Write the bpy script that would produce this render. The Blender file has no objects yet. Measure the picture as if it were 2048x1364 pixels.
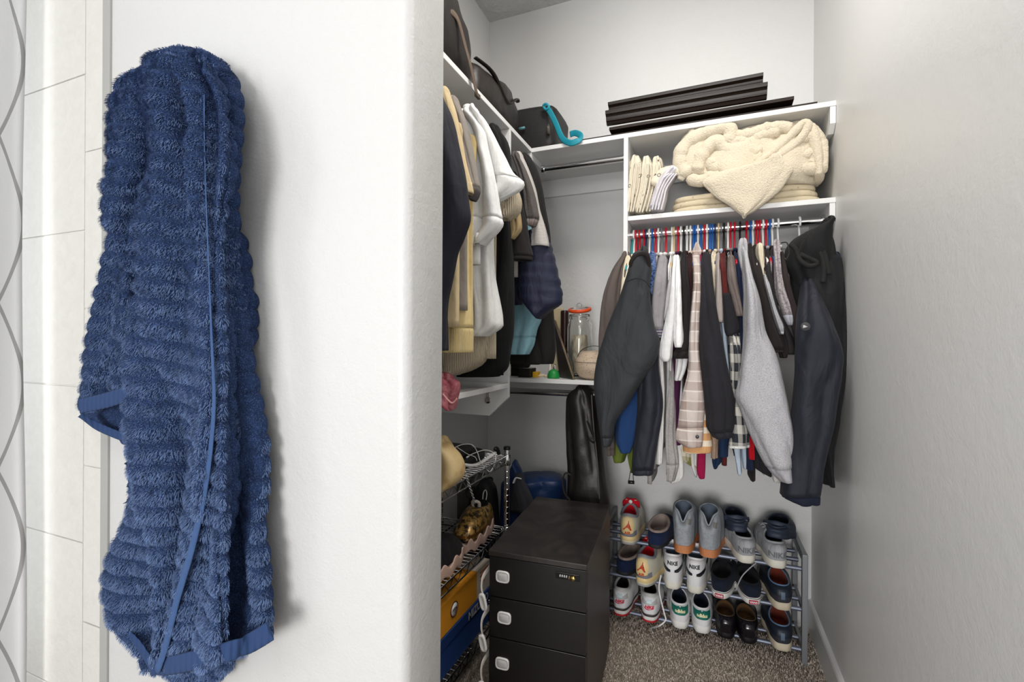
import bpy, bmesh, math, random
from mathutils import Vector, Matrix, noise
from mathutils.bvhtree import BVHTree
PI = math.pi
C = bpy.context.scene.collection
SC = bpy.context.scene
# ---------------------------------------------------------------- camera, world, lights, exposure
W, H, F = 2048, 1364, 956.0
YAW, ROLL, EYE = math.radians(22.3), 0.005, 1.26
FWD = Vector((-math.sin(YAW), math.cos(YAW), 0)); RGT = Vector((math.cos(YAW), math.sin(YAW), 0)); UP = Vector((0, 0, 1))
cam = bpy.data.cameras.new('camera'); camo = bpy.data.objects.new('camera', cam); C.objects.link(camo)
cam.sensor_width = 36; cam.lens = 36 * F / W; cam.clip_start = .02
cx_, cy_ = (RGT + ROLL * UP).normalized(), (UP - ROLL * RGT).normalized()
cz_ = cx_.cross(cy_)
camo.matrix_world = Matrix(((cx_.x, cy_.x, cz_.x, 0), (cx_.y, cy_.y, cz_.y, 0), (cx_.z, cy_.z, cz_.z, EYE), (0, 0, 0, 1)))
SC.camera = camo
world = bpy.data.worlds.new('world'); SC.world = world; world.use_nodes = True
world.node_tree.nodes['Background'].inputs[0].default_value = (.97, .985, 1, 1)
world.node_tree.nodes['Background'].inputs[1].default_value = .8
def area(name, loc, rot, sx, sy, power, col=(1, 1, 1)):
    l = bpy.data.lights.new(name, 'AREA'); l.shape = 'RECTANGLE'; l.size = sx; l.size_y = sy; l.energy = power; l.color = col
    o = bpy.data.objects.new(name, l); C.objects.link(o); o.location = loc; o.rotation_euler = rot; return o
area('closet_ceiling_light', (-.1, 1.2, 3.02), (0, 0, 0), .4, .4, 16, (1, .96, .91))
area('bath_ceiling_light', (-.05, -.75, 2.7), (math.radians(38), 0, 0), .9, .5, 6, (1, .97, .94))
area('bath_window_light', (-2.3, -.9, 1.5), (0, math.radians(-75), math.radians(40)), .9, 1.2, 12, (.94, .97, 1))
area('front_fill_light', (-.1, -3.6, 1.05), (math.radians(90), 0, 0), 1.6, 1.5, 98, (1, .985, .97))  # added fill from behind the camera, brightens the lower closet
SC.view_settings.view_transform = 'Standard'; SC.view_settings.look = 'None'
SC.view_settings.gamma = 1; SC.view_settings.use_curve_mapping = False
SC.view_settings.exposure = .43

def at(px, py, X=None, Y=None, Z=None, D=None):
    """the point in the room seen at pixel (px, py) of the photo, on the plane X=, Y= or Z="""
    u0, v0 = (px - 1024) / F, (682 - py) / F
    u, v = u0 - ROLL * v0, v0 + ROLL * u0
    d = FWD + u * RGT + v * UP
    if X is not None: t = X / d.x
    elif Y is not None: t = Y / d.y
    elif Z is not None: t = (Z - EYE) / d.z
    else: t = D
    return Vector((0, 0, EYE)) + d * t
# ---------------------------------------------------------------- materials
def lin(h):
    h = h.lstrip('#'); c = [int(h[i:i + 2], 16) / 255 for i in (0, 2, 4)]
    return tuple((x / 12.92 if x <= .04045 else ((x + .055) / 1.055) ** 2.4) for x in c) + (1,)
MC = {}; WRINK = .013
class NT:
    def __init__(s, name):
        s.m = bpy.data.materials.new(name); s.m.use_nodes = True; s.t = s.m.node_tree; s.b = s.t.nodes['Principled BSDF']
        s.co = s.t.nodes.new('ShaderNodeTexCoord').outputs['Object']
    def n(s, typ, ins=None, **kw):
        x = s.t.nodes.new(typ)
        for k, v in kw.items(): setattr(x, k, v)
        for k, v in (ins or {}).items(): s.set(x.inputs[k], v)
        return x
    def set(s, sock, v):
        if isinstance(v, bpy.types.NodeSocket): s.t.links.new(v, sock)
        else: sock.default_value = v
    def math(s, op, a, b=0, c=None):
        x = s.t.nodes.new('ShaderNodeMath'); x.operation = op; s.set(x.inputs[0], a); s.set(x.inputs[1], b)
        if c is not None: s.set(x.inputs[2], c)
        return x.outputs[0]
    def noise(s, scale, detail=3, rough=.6, vec=None, dist=0):
        return s.n('ShaderNodeTexNoise', {'Vector': vec or s.co, 'Scale': scale, 'Detail': detail, 'Roughness': rough, 'Distortion': dist}).outputs['Fac']
    def scalevec(s, v):
        return s.n('ShaderNodeMapping', {'Vector': s.co, 'Scale': v}).outputs[0]
    def mix(s, f, a, b):
        x = s.t.nodes.new('ShaderNodeMix'); x.data_type = 'RGBA'; s.set(x.inputs[0], f); s.set(x.inputs[6], a); s.set(x.inputs[7], b); return x.outputs[2]
    def ramp(s, f, lo, hi):
        x = s.n('ShaderNodeMapRange', {'Value': f, 'From Min': lo, 'From Max': hi}); return x.outputs[0]
    def xyz(s, v=None):
        x = s.n('ShaderNodeSeparateXYZ', {'Vector': v or s.co}); return x.outputs
    def bump(s, h, dist, strength=1):
        x = s.n('ShaderNodeBump', {'Height': h, 'Distance': dist, 'Strength': strength}); s.t.links.new(x.outputs[0], s.b.inputs['Normal'])
    def col(s, v): s.set(s.b.inputs['Base Color'], v)
    def rough(s, v): s.set(s.b.inputs['Roughness'], v)
def plain(name, h, rough=.5, metal=0, bump=0, scale=300, spec=None, emit=None, coat=0):
    if name in MC: return MC[name]
    n = NT(name); n.col(lin(h)); n.rough(rough); n.b.inputs['Metallic'].default_value = metal
    if spec is not None: n.b.inputs['Specular IOR Level'].default_value = spec
    if coat: n.b.inputs['Coat Weight'].default_value = coat
    if bump: n.bump(n.noise(scale), bump)
    MC[name] = n.m; return n.m
def fab(name, h, h2=None, kind='plain', scale=1.0, bump=.0006, rough=.92):
    """woven or knitted cloth: weave bump, faint tone variation, optional pattern of kind in colour h2"""
    if name in MC: return MC[name]
    n = NT(name); a = lin(h); b = lin(h2) if h2 else tuple(x * .7 for x in a[:3]) + (1,)
    n.rough(rough); n.b.inputs['Sheen Weight'].default_value = .03; n.b.inputs['Specular IOR Level'].default_value = .25
    x, y, z = n.xyz()
    fine = n.noise(900, 2)
    if kind == 'plain': c = n.mix(n.ramp(n.noise(60, 4), .35, .8), a, tuple(v * .88 for v in a[:3]) + (1,))
    elif kind == 'heather':
        c = n.mix(n.ramp(n.noise(1, 4, .75, n.scalevec((260 * scale, 260 * scale, 700 * scale))), .42, .62), a, b)
    elif kind == 'speckle': c = n.mix(n.ramp(n.noise(150 * scale, 5, .8), .5, .6), a, b)
    elif kind == 'plaid':
        s = 1 / (.055 * scale)
        h1 = n.math('GREATER_THAN', n.math('FRACT', n.math('MULTIPLY', z, s)), .5)
        h2_ = n.math('GREATER_THAN', n.math('FRACT', n.math('MULTIPLY', n.math('ADD', x, y), s)), .5)
        c = n.mix(n.math('MULTIPLY', n.math('ADD', h1, h2_), .5), a, b)
        c = n.mix(n.math('MULTIPLY', n.math('GREATER_THAN', n.math('FRACT', n.math('MULTIPLY', z, s * 2)), .86), .5), c, lin('#efe8e0'))
    elif kind == 'check':
        s = 1 / (.1 * scale)
        h1 = n.math('GREATER_THAN', n.math('FRACT', n.math('MULTIPLY', z, s)), .5)
        h2_ = n.math('GREATER_THAN', n.math('FRACT', n.math('MULTIPLY', n.math('ADD', x, y), s * 2.2)), .5)
        v = n.math('MULTIPLY', n.math('ADD', h1, h2_), .5)
        tw = n.math('MULTIPLY', n.math('SUBTRACT', n.noise(700, 2), .5), .5)
        c = n.mix(n.math('ADD', v, tw), a, b)
    elif kind == 'stripe':
        c = n.mix(n.math('GREATER_THAN', n.math('FRACT', n.math('MULTIPLY', z, 1 / (.03 * scale))), .55), a, b)
    elif kind == 'blotch': c = n.mix(n.ramp(n.noise(22 * scale, 5, .7, dist=1.5), .45, .56), a, b)
    elif kind == 'rings':
        v = n.n('ShaderNodeTexVoronoi', {'Vector': n.co, 'Scale': 28 * scale}).outputs['Distance']
        c = n.mix(n.math('MULTIPLY', n.math('GREATER_THAN', v, .14), n.math('LESS_THAN', v, .22)), a, b)
    elif kind == 'blocks':   # upper h, lower h2 (object space, split at z=scale)
        c = n.mix(n.math('LESS_THAN', z, scale), a, b)
    elif kind == 'rib':
        c = a
    n.col(c)
    if kind == 'rib':
        s = n.math('SINE', n.math('MULTIPLY', n.math('ADD', x, n.math('MULTIPLY', y, .8)), 900 / scale))
        n.bump(n.math('ADD', s, n.math('MULTIPLY', fine, .5)), bump)
    else:
        wr = n.noise(1, 3, .55, n.scalevec((13, 13, 4.5)), .7)
        n.bump(n.math('ADD', n.math('MULTIPLY', fine, bump), n.math('MULTIPLY', wr, WRINK)), 1)
    MC[name] = n.m; return n.m
# ---------------------------------------------------------------- mesh helpers
class MB:
    def __init__(s): s.v = []; s.f = []; s.mi = []
    def add(s, vs, fs, mi=0):
        o = len(s.v); s.v += [tuple(v) for v in vs]; s.f += [tuple(i + o for i in f) for f in fs]; s.mi += [mi] * len(fs)
    def box(s, a, b, mi=0, M=None):
        x0, x1 = sorted((a[0], b[0])); y0, y1 = sorted((a[1], b[1])); z0, z1 = sorted((a[2], b[2]))
        vs = [Vector((x, y, z)) for z in (z0, z1) for y in (y0, y1) for x in (x0, x1)]
        if M is not None: vs = [M @ v for v in vs]
        s.add(vs, [(0, 2, 3, 1), (4, 5, 7, 6), (0, 1, 5, 4), (2, 6, 7, 3), (0, 4, 6, 2), (1, 3, 7, 5)], mi)
    def rings(s, R, cap0=True, cap1=True, mi=0, closed=True, mif=None):
        n = len(R[0]); vs = [v for r in R for v in r]; fs = []
        for i in range(len(R) - 1):
            for j in range(n if closed else n - 1):
                k = (j + 1) % n; fs.append((i * n + j, i * n + k, (i + 1) * n + k, (i + 1) * n + j))
        s.add(vs, fs, mi)
        o = len(s.v) - len(vs)
        for cap, b in ((cap0, 0), (cap1, (len(R) - 1) * n)):
            if cap:
                c = sum((Vector(v) for v in (R[0] if b == 0 else R[-1])), Vector()) / n
                s.v.append(tuple(c)); k = len(s.v) - 1
                for j in range(n): s.f.append((o + b + j, o + b + (j + 1) % n, k)); s.mi.append(mi)
    def tube(s, path, r, n=10, mi=0, closed=False, flat=1.0, up=None):
        P = [Vector(p) for p in path]; m = len(P); rr = r if isinstance(r, (list, tuple)) else [r] * m
        R = []; pu = up or Vector((0, 0, 1))
        for i, p in enumerate(P):
            a = P[(i - 1) % m] if (closed or i > 0) else P[i]; b = P[(i + 1) % m] if (closed or i < m - 1) else P[i]
            t = (b - a).normalized() if (b - a).length > 1e-9 else Vector((0, 0, 1))
            sd = t.cross(pu)
            if sd.length < 1e-3: sd = t.cross(Vector((1, 0, 0)) if abs(t.x) < .9 else Vector((0, 1, 0)))
            sd.normalize(); q = sd.cross(t).normalized()
            if up is None: pu = q
            R.append([p + sd * rr[i] * math.cos(2 * PI * j / n) + q * rr[i] * flat * math.sin(2 * PI * j / n) for j in range(n)])
        if closed: R.append(R[0])
        s.rings(R, not closed, not closed, mi)
    def lathe(s, prof, c=(0, 0, 0), n=32, mi=0, M=None, caps=True):
        R = []
        for r, z in prof:
            ring = [Vector((r * math.cos(2 * PI * j / n), r * math.sin(2 * PI * j / n), z)) for j in range(n)]
            R.append([(M @ v if M is not None else v) + Vector(c) for v in ring])
        s.rings(R, caps, caps, mi)
    def prism(s, pts, off, mi=0):
        """polygon pts (3-D, planar) extruded by vector off"""
        n = len(pts); a = [Vector(p) for p in pts]; b = [p + Vector(off) for p in a]
        s.add(a + b, [tuple(range(n))[::-1], tuple(range(n, 2 * n))] + [(i, (i + 1) % n, n + (i + 1) % n, n + i) for i in range(n)], mi)
    def build(s, name, mat, parent=None, smooth=True, bevel=0, subsurf=0, origin=None, recalc=True, auto=None):
        o0 = Vector(parent_world(parent)) if parent else Vector(origin or (0, 0, 0))
        me = bpy.data.meshes.new(name)
        me.from_pydata([(v[0] - o0.x, v[1] - o0.y, v[2] - o0.z) for v in s.v], [], s.f)
        for m in (mat if isinstance(mat, (list, tuple)) else [mat]): me.materials.append(m)
        if len(me.materials) > 1: me.polygons.foreach_set('material_index', s.mi)
        if recalc:
            bm = bmesh.new(); bm.from_mesh(me); bmesh.ops.remove_doubles(bm, verts=bm.verts, dist=1e-6)
            bmesh.ops.recalc_face_normals(bm, faces=bm.faces); bm.to_mesh(me); bm.free()
        if smooth:
            me.polygons.foreach_set('use_smooth', [True] * len(me.polygons))
            if auto: me.set_sharp_from_angle(angle=math.radians(auto))
        ob = bpy.data.objects.new(name, me); C.objects.link(ob)
        if parent: ob.parent = parent
        else: ob.location = o0
        if bevel:
            b = ob.modifiers.new('bevel', 'BEVEL'); b.width = bevel; b.segments = 2; b.limit_method = 'ANGLE'; b.angle_limit = math.radians(40)
        if subsurf:
            b = ob.modifiers.new('sub', 'SUBSURF'); b.levels = b.render_levels = subsurf
        return ob
def parent_world(p):
    v = Vector((0, 0, 0))
    while p: v += p.location; p = p.parent
    return v
def tag(o, label=None, cat=None, group=None, kind=None):
    if label: o['label'] = label
    if cat: o['category'] = cat
    if group: o['group'] = group
    if kind: o['kind'] = kind
    return o
def thing(name, loc, label, cat, group=None):
    o = bpy.data.objects.new(name, None); C.objects.link(o); o.location = loc; o.empty_display_size = .05
    return tag(o, label, cat, group)
def structure(name, mb, mat, **k): return tag(mb.build(name, mat, smooth=k.pop('smooth', False), **k), kind='structure')
def copy_tree(o, parent=None):
    c = o.copy(); C.objects.link(c); c.parent = parent
    for ch in [x for x in C.objects if x.parent == o]: copy_tree(ch, c)
    return c
def cr(rows, m):
    """Catmull-Rom resampling of tuples to m rows, spaced along the first coordinate"""
    n = len(rows); L = [0]
    for i in range(1, n): L.append(L[-1] + math.hypot(rows[i][0] - rows[i - 1][0], .35 * (rows[i][1] - rows[i - 1][1])) + 1e-6)
    out = []
    for k in range(m):
        t = L[-1] * k / (m - 1); i = 0
        while i < n - 2 and L[i + 1] < t: i += 1
        f = (t - L[i]) / (L[i + 1] - L[i]); f = min(1, max(0, f))
        p1, p2 = rows[i], rows[i + 1]; p0 = rows[i - 1] if i else p1; p3 = rows[i + 2] if i + 2 < n else p2
        out.append(tuple(.5 * (2 * b + (c - a) * f + (2 * a - 5 * b + 4 * c - d) * f * f + (-a + 3 * b - 3 * c + d) * f ** 3) for a, b, c, d in zip(p0, p1, p2, p3)))
    return out
def smoothpath(pts, m): return [Vector(p) for p in cr3(pts, m)]
def cr3(P, m):
    P = [Vector(p) for p in P]; n = len(P); L = [0]
    for i in range(1, n): L.append(L[-1] + (P[i] - P[i - 1]).length + 1e-7)
    out = []
    for k in range(m):
        t = L[-1] * k / (m - 1); i = 0
        while i < n - 2 and L[i + 1] < t: i += 1
        f = min(1, max(0, (t - L[i]) / (L[i + 1] - L[i])))
        a, b, c, d = P[max(0, i - 1)], P[i], P[i + 1], P[min(n - 1, i + 2)]
        out.append(.5 * (2 * b + (c - a) * f + (2 * a - 5 * b + 4 * c - d) * f * f + (-a + 3 * b - 3 * c + d) * f ** 3))
    return out
def cloth(mb, rows, Y, depth, amp=.004, seed=0, nt=44, step=.012, sq=2.3, folds=3, top='dome', bottom='open', quilt=None, ripple=0, wall=.004, split=None, mb2=None, grow=1.0, skew=None, lean=0, crease=.9):
    """a hanging piece of cloth: stacked cross sections. rows = (py, px left, px right[, plane Y[, depth]]) from the top down,
    Y = the plane its middle hangs in, depth = its thickness; folds run down it, an open bottom shows the inside of the hem"""
    rr = [(r[0], r[1], r[2], r[3] if len(r) > 3 else Y, r[4] if len(r) > 4 else depth) for r in rows]
    h = sum((at((a[1] + a[2]) / 2, a[0], Y=a[3]) - at((b[1] + b[2]) / 2, b[0], Y=b[3])).length for a, b in zip(rr, rr[1:]))
    m = max(8, int(h / step)); rs = cr(rr, m); rnd = random.Random(seed)
    ph = [rnd.uniform(0, 6.28) for _ in range(6)]; fr = [rnd.uniform(-5, 5) for _ in range(3)]
    R = []; rad = []
    py0, py1 = rs[0][0], rs[-1][0]
    def ring(py, l, r, y, dp, k=1.0, dz=0, i=0):
        fq = (py - py0) / max(1, py1 - py0); sk = skew(fq) if skew else 0
        if lean: y = y + lean * max(0, 1 - fq / .3) ** 2
        a, b = at(l, py + sk, Y=y), at(r, py - sk, Y=y); c = (a + b) / 2; hx = (b - a) / 2 * k; hd = dp / 2 * k; pts = []
        for j in range(nt):
            t = 2 * PI * j / nt; ct, st = math.cos(t), math.sin(t)
            ex = math.copysign(abs(ct) ** (2 / sq), ct); ey = math.copysign(abs(st) ** (2 / sq), st)
            p = c + hx * ex + (a - b) * 0 + Vector((0, hd * ey, dz))
            s_ = p.z
            w = sum(math.sin((folds + q) * t + ph[q] + fr[q] * s_ * 3) / (q + 1) for q in range(3)) * .55
            w += noise.noise(Vector((p.x * 9, seed * 3.1 + p.y * 9, p.z * 6))) * 1.1
            w -= crease * (1 - abs(math.sin((folds + 1) * t * .5 + ph[5] + 1.3 * math.sin(s_ * 4 + ph[2]) + fr[1] * s_)) ** .45) * 2.2
            w += noise.noise(Vector((p.x * 34, seed * 1.7 + p.y * 34, p.z * 22))) * .35
            e = Vector((ct, st, 0)); q_ = 1.35 * amp * w * min(1, max(.25, abs(st) + .15))
            if quilt: q_ += quilt[1] * (abs(math.sin(PI * (s_ + .15 * p.x) / quilt[0])) ** .6 - .6)
            if ripple: q_ += ripple * math.sin(s_ * 60 + ph[3] + 1.5 * math.sin(t + ph[4])) * (.5 + .5 * noise.noise(p * 8))
            pts.append(p + e * q_)
        return pts
    for i, r in enumerate(rs): R.append(ring(*r, i=i))
    pre = []
    if top == 'dome':
        r0 = rs[0]
        for k, u in ((.25, 1.0), (.6, .8), (.86, .45)): pre.append(ring(*r0, k=k, dz=u * min(.02, (r0[4] + .01) / 2)))
    post = []
    if bottom == 'open':
        r1 = rs[-1]; hw = max(.004, abs((at(r1[2], r1[0], Y=r1[3]) - at(r1[1], r1[0], Y=r1[3])).length / 2))
        k = max(.5, 1 - wall / hw)
        post = [ring(*r1, k=(1 + k) / 2, dz=-.002), ring(*r1, k=k, dz=.002), ring(*r1, k=k * .95, dz=.03)]
    elif bottom == 'dome':
        r1 = rs[-1]
        for k, u in ((.86, .45), (.6, .8), (.25, 1.0)): post.append(ring(*r1, k=k, dz=-u * min(.012, r1[4] / 2)))
    if split is not None and mb2 is not None:
        i = next((k for k, r in enumerate(rs) if r[0] > split), len(rs) - 3); i = min(i, len(rs) - 2)
        mb.rings(pre + R[:i + 1], True, True)
        low = []
        for q, r in enumerate(R[i:] + post):
            c = sum(r, Vector()) / len(r); g = grow if 0 < q else grow * .97
            low.append([c + (p - c) * g for p in r])
        mb2.rings(low, True, True)
    else: mb.rings(pre + R + post, True, True)
    return mb
def rbox(mb, a, b, r=.01, n=6, sag=0, seed=0, M=None, amp=0):
    """soft-edged box as a superellipsoid-ish stack"""
    x0, x1 = a[0], b[0]; y0, y1 = a[1], b[1]; z0, z1 = a[2], b[2]; R = []
    c = Vector(((x0 + x1) / 2, (y0 + y1) / 2, 0)); hx, hy = (x1 - x0) / 2, (y1 - y0) / 2; N = 48
    zs = []
    for k in range(n + 1): t = PI / 2 * k / n; zs.append((z0 + r * (1 - math.sin(t)) if False else z0 + r * (1 - math.cos(t)), r * (1 - math.sin(t))))
    mid = [(z0 + r + (z1 - z0 - 2 * r) * k / 8, 0) for k in range(1, 8)]
    top = [(z1 - (z - z0), i) for z, i in zs[::-1]]
    for z, ins in zs + mid + top:
        ring = []
        for j in range(N):
            t = 2 * PI * j / N; ct, st = math.cos(t), math.sin(t); e = .35
            p = c + Vector(((hx - ins) * math.copysign(abs(ct) ** e, ct), (hy - ins) * math.copysign(abs(st) ** e, st), z))
            if amp:
                q = noise.noise(Vector((p.x * 12 + seed, p.y * 12, p.z * 12))) * amp + noise.noise(Vector((p.x * 40 + seed, p.y * 40, p.z * 40))) * amp * .3
                p += Vector((ct, st, 0)) * q + Vector((0, 0, q * .6))
            ring.append(M @ p if M is not None else p)
        R.append(ring)
    mb.rings(R)
def text_mb(s, size, font_scale=1.0, extrude=.0006, bold=0, shear=0):
    """outline lettering as triangles in the XZ plane, centred, facing -Y"""
    cu = bpy.data.curves.new('t', 'FONT'); cu.body = s; cu.size = size; cu.align_x = 'CENTER'; cu.align_y = 'CENTER'
    cu.offset = bold; cu.shear = shear; cu.extrude = 0; cu.resolution_u = 3
    ob = bpy.data.objects.new('t', cu); C.objects.link(ob); dg = bpy.context.evaluated_depsgraph_get()
    me = bpy.data.meshes.new_from_object(ob.evaluated_get(dg))
    vs = [Vector((v.co.x, 0, v.co.y)) for v in me.vertices]; fs = [tuple(p.vertices) for p in me.polygons]
    bpy.data.objects.remove(ob); bpy.data.curves.remove(cu); bpy.data.meshes.remove(me)
    return vs, fs
def bvh_of(mb, only=None):
    return BVHTree.FromPolygons([Vector(v) for v in mb.v], [f for i, f in enumerate(mb.f) if only is None or mb.mi[i] in only])
def decal(mb, bvh, vs, fs, org, right, up, direction, lift=.0012):
    """lay flat artwork (x along right, z along up) on a surface found along direction, raised by lift"""
    out = []; last = None
    R_, U_, D_ = Vector(right).normalized(), Vector(up).normalized(), Vector(direction).normalized()
    for v in vs:
        o = Vector(org) + R_ * v.x + U_ * v.z; h = bvh.ray_cast(o, D_)
        p = h[0] if h[0] is not None else (o + D_ * last if last else o)
        if h[0] is not None: last = h[3]
        out.append(p - D_ * lift)
    mb.add(out, fs)
def fine_poly(pts, n=14):
    """planar polygon in XZ, cut in a fine grid so that it can wrap; returns vs, fs"""
    bm = bmesh.new(); f = bm.faces.new([bm.verts.new(p) for p in pts])
    bmesh.ops.triangulate(bm, faces=[f])
    xs = [p[0] for p in pts]; zs = [p[2] for p in pts]
    for k in range(1, n):
        x = min(xs) + (max(xs) - min(xs)) * k / n; bmesh.ops.bisect_plane(bm, geom=bm.verts[:] + bm.edges[:] + bm.faces[:], plane_co=(x, 0, 0), plane_no=(1, 0, 0))
    for k in range(1, max(3, n // 2)):
        z = min(zs) + (max(zs) - min(zs)) * k / max(3, n // 2); bmesh.ops.bisect_plane(bm, geom=bm.verts[:] + bm.edges[:] + bm.faces[:], plane_co=(0, 0, z), plane_no=(0, 0, 1))
    bm.verts.index_update(); vs = [v.co.copy() for v in bm.verts]; fs = [tuple(v.index for v in f.verts) for f in bm.faces]; bm.free()
    return vs, fs
# ---------------------------------------------------------------- materials of the room
def wall_mat(name, h, rough, b1, b2, scratch=0):
    n = NT(name); n.rough(rough); n.b.inputs['Specular IOR Level'].default_value = .35
    c = lin(h)
    if scratch:
        sc = n.noise(1, 2, .5, n.scalevec((30, 30, 9)), 2.0)
        m = n.math('MULTIPLY', n.ramp(sc, .735, .76), n.ramp(n.noise(3.1, 2), .5, .6))
        n.col(n.mix(m, c, lin('#e6e6e4')))
    else: n.col(c)
    hgt = n.math('ADD', n.math('MULTIPLY', n.ramp(n.noise(26, 4, .55), .42, .6), b2), n.math('MULTIPLY', n.noise(150, 3), b1))
    n.bump(hgt, .004); return n.m
M_wall = wall_mat('wall_paint', '#d5d5d4', .5, .25, .12)
M_wallr = wall_mat('wall_paint_scuffed', '#dededc', .36, .1, .05, 1)
M_ceil = wall_mat('ceiling_paint', '#c4c4c4', .7, .8, 1.0)
M_trim = plain('white_trim_paint', '#dcdcdb', .35)
M_shelf = plain('white_shelf_paint', '#dfdfde', .32, bump=.0002, scale=90)
M_chrome = plain('chrome', '#d8d8d8', .12, 1)
M_steel = plain('brushed_steel', '#a9a9ad', .35, 1)
M_groutw = plain('grout', '#dad9d4', .9)
XR, XL, YB, ZC = .425, -1.15, 2.45, 3.06
YW, YJ, XJ = .70, .823, -.485       # towel wall face, back of the jamb, jamb face
# floor and its pile
n = NT('carpet'); n.rough(1)
v = n.noise(230, 4, .8); v2 = n.noise(520, 2, .7)
c = n.mix(n.ramp(v, .35, .65), lin('#5d5248'), lin('#b3a595')); c = n.mix(n.ramp(v2, .5, .7), c, lin('#d6ccc0'))
n.col(c); n.bump(v, .006); M_carpet = n.m
fl = MB(); fl.box((-2.6, -1.6, -.06), (.6, 2.6, 0)); structure('floor', fl, M_carpet)
n = NT('carpet_yarn'); n.rough(1)
v = n.noise(160, 3, .8); v3 = n.noise(420, 2, .7)
c = n.mix(n.ramp(v, .38, .62), lin('#807265'), lin('#cdbfb0')); n.col(n.mix(n.ramp(v3, .52, .66), c, lin('#f4ece2'))); M_yarn = n.m
rnd = random.Random(5); pv = []; pf = []
for k in range(52000):
    x = rnd.uniform(-.9, .42); y = rnd.uniform(1.0, 2.42); h = rnd.uniform(.006, .012); a = rnd.uniform(0, 6.28); w = rnd.uniform(.0012, .0022)
    dx, dy = w * math.cos(a), w * math.sin(a); tx, ty = rnd.uniform(-.005, .005), rnd.uniform(-.005, .005); o = len(pv)
    pv += [(x - dx, y - dy, 0), (x + dx, y + dy, 0), (x + tx + dx * .8, y + ty + dy * .8, h), (x + tx - dx * .8, y + ty - dy * .8, h), (x + dy, y - dx, 0), (x + tx, y + ty, h * .9)]
    pf += [(o, o + 1, o + 2, o + 3), (o, o + 4, o + 5), (o + 4, o + 1, o + 5)]
b = MB(); b.v = pv; b.f = pf; b.mi = [0] * len(pf)
tag(b.build('carpet_pile', M_yarn, smooth=False, recalc=False), 'speckled taupe and cream carpet pile on the closet floor', 'carpet', kind='stuff')
# ceiling and walls
b = MB(); b.box((-2.7, -1.7, ZC), (.6, 2.6, ZC + .06)); structure('ceiling', b, M_ceil)
b = MB(); b.box((XL - .12, YB, 0), (XR + .12, YB + .1, ZC)); structure('wall_back', b, M_wall)
b = MB(); b.box((XR, -1.6, 0), (XR + .1, YB, ZC)); structure('wall_right', b, M_wallr)
b = MB(); b.box((XL - .1, YJ, 0), (XL, YB, ZC)); structure('wall_left', b, M_wall)
# towel wall with a rounded corner
r = .02; prof = [(-1.334, YW), (XJ - r, YW)] + [(XJ - r + r * math.sin(a), YW + r - r * math.cos(a)) for a in [PI / 2 * k / 10 for k in range(1, 11)]]
prof += [(XJ, YJ - .004), (XJ - .004, YJ), (-1.334, YJ)]
b = MB(); b.prism([(x, y, 0) for x, y in prof], (0, 0, ZC))
structure('wall_front', b, wall_mat('wall_paint_bath', '#c8c8c7', .42, .2, .1), smooth=True, auto=50)
# tile trim, shower tile
b = MB(); b.box((-1.363, YW - .006, 0), (-1.334, YW + .03, ZC)); structure('trim_1', b, plain('tile_edge_trim', '#a2a29f', .4), bevel=.002)
n = NT('stone_tile'); v = n.noise(30, 6, .7, dist=.6)
n.col(n.mix(v, lin('#dad9d4'), lin('#c4c3bd'))); n.rough(.45); n.bump(n.noise(70, 4), .0012); M_tile = n.m
b = MB(); b.box((-2.7, YW, 0), (-1.363, YJ, ZC)); structure('wall_shower', b, M_groutw)
b = MB()
for x0, x1, off in ((-1.4355, -1.364, .194), (-2.045, -1.439, 0), (-2.66, -2.049, .194)):
    z = -.025 + off - .39
    while z < ZC:
        z0, z1 = max(0, z + .0015), min(ZC, z + .3875)
        if z1 > z0: b.box((x0, YW - .004, z0), (x1, YW + .001, z1))
        z += .389
structure('trim_tiles', b, M_tile, bevel=.0015).name = 'wall_shower_tile'
# baseboards
def baseboard(name, a, b_, inward):
    mb = MB(); a, b_ = Vector(a), Vector(b_); i = Vector(inward)
    pr = [(0, 0), (.014, 0), (.014, .118), (.011, .126), (.004, .132), (0, .134)]
    mb.prism([a + i * p + Vector((0, 0, q)) for p, q in pr], b_ - a); structure(name, mb, M_trim)
baseboard('baseboard_right', (XR, -1.5, 0), (XR, YB, 0), (-1, 0, 0))
baseboard('baseboard_back', (XL, YB, 0), (XR - .014, YB, 0), (0, -1, 0))
baseboard('baseboard_left', (XL, YJ, 0), (XL, YB - .014, 0), (1, 0, 0))
baseboard('baseboard_front', (-1.333, YW, 0), (XJ - .02, YW, 0), (0, -1, 0))
# ---------------------------------------------------------------- built-in shelving
SH = .019; ZT = 2.136; ZM = 1.786; ZL = 1.09; YS = 2.04; XS = -.745; XD = -.332
def shelf(name, mbs, loc, label, cat='shelf'):
    t = thing(name, loc, label, cat); return t
t = thing('closet_shelf', (-.36, YS, ZT - SH), 'long white top shelf along the back wall under the dark mouldings', 'shelf')
b = MB(); b.box((XS, YS, ZT - SH), (XR, YB, ZT)); b.box((XL, YS, ZT - SH), (XS, YB, ZT)); b.build('shelf_board', M_shelf, t, False, .0015)
b = MB(); b.box((XD + .02, YB - .019, ZT - SH - .089), (XR, YB, ZT - SH)); b.box((XL, YB - .019, ZT - SH - .089), (XD - .001, YB, ZT - SH)); b.build('wall_cleat', M_shelf, t, False, .0015)
def side_cleat(name, z, parent):
    mb = MB(); zz = z - SH
    mb.prism([(XR - .019, YS + .002, zz), (XR - .019, YS + .002, zz - .062), (XR - .019, YS + .035, zz - .089), (XR - .019, YB - .02, zz - .089), (XR - .019, YB - .02, zz)], (.018, 0, 0)); return mb.build(name, M_shelf, parent, False, .001)
side_cleat('side_cleat', ZT, t)
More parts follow.
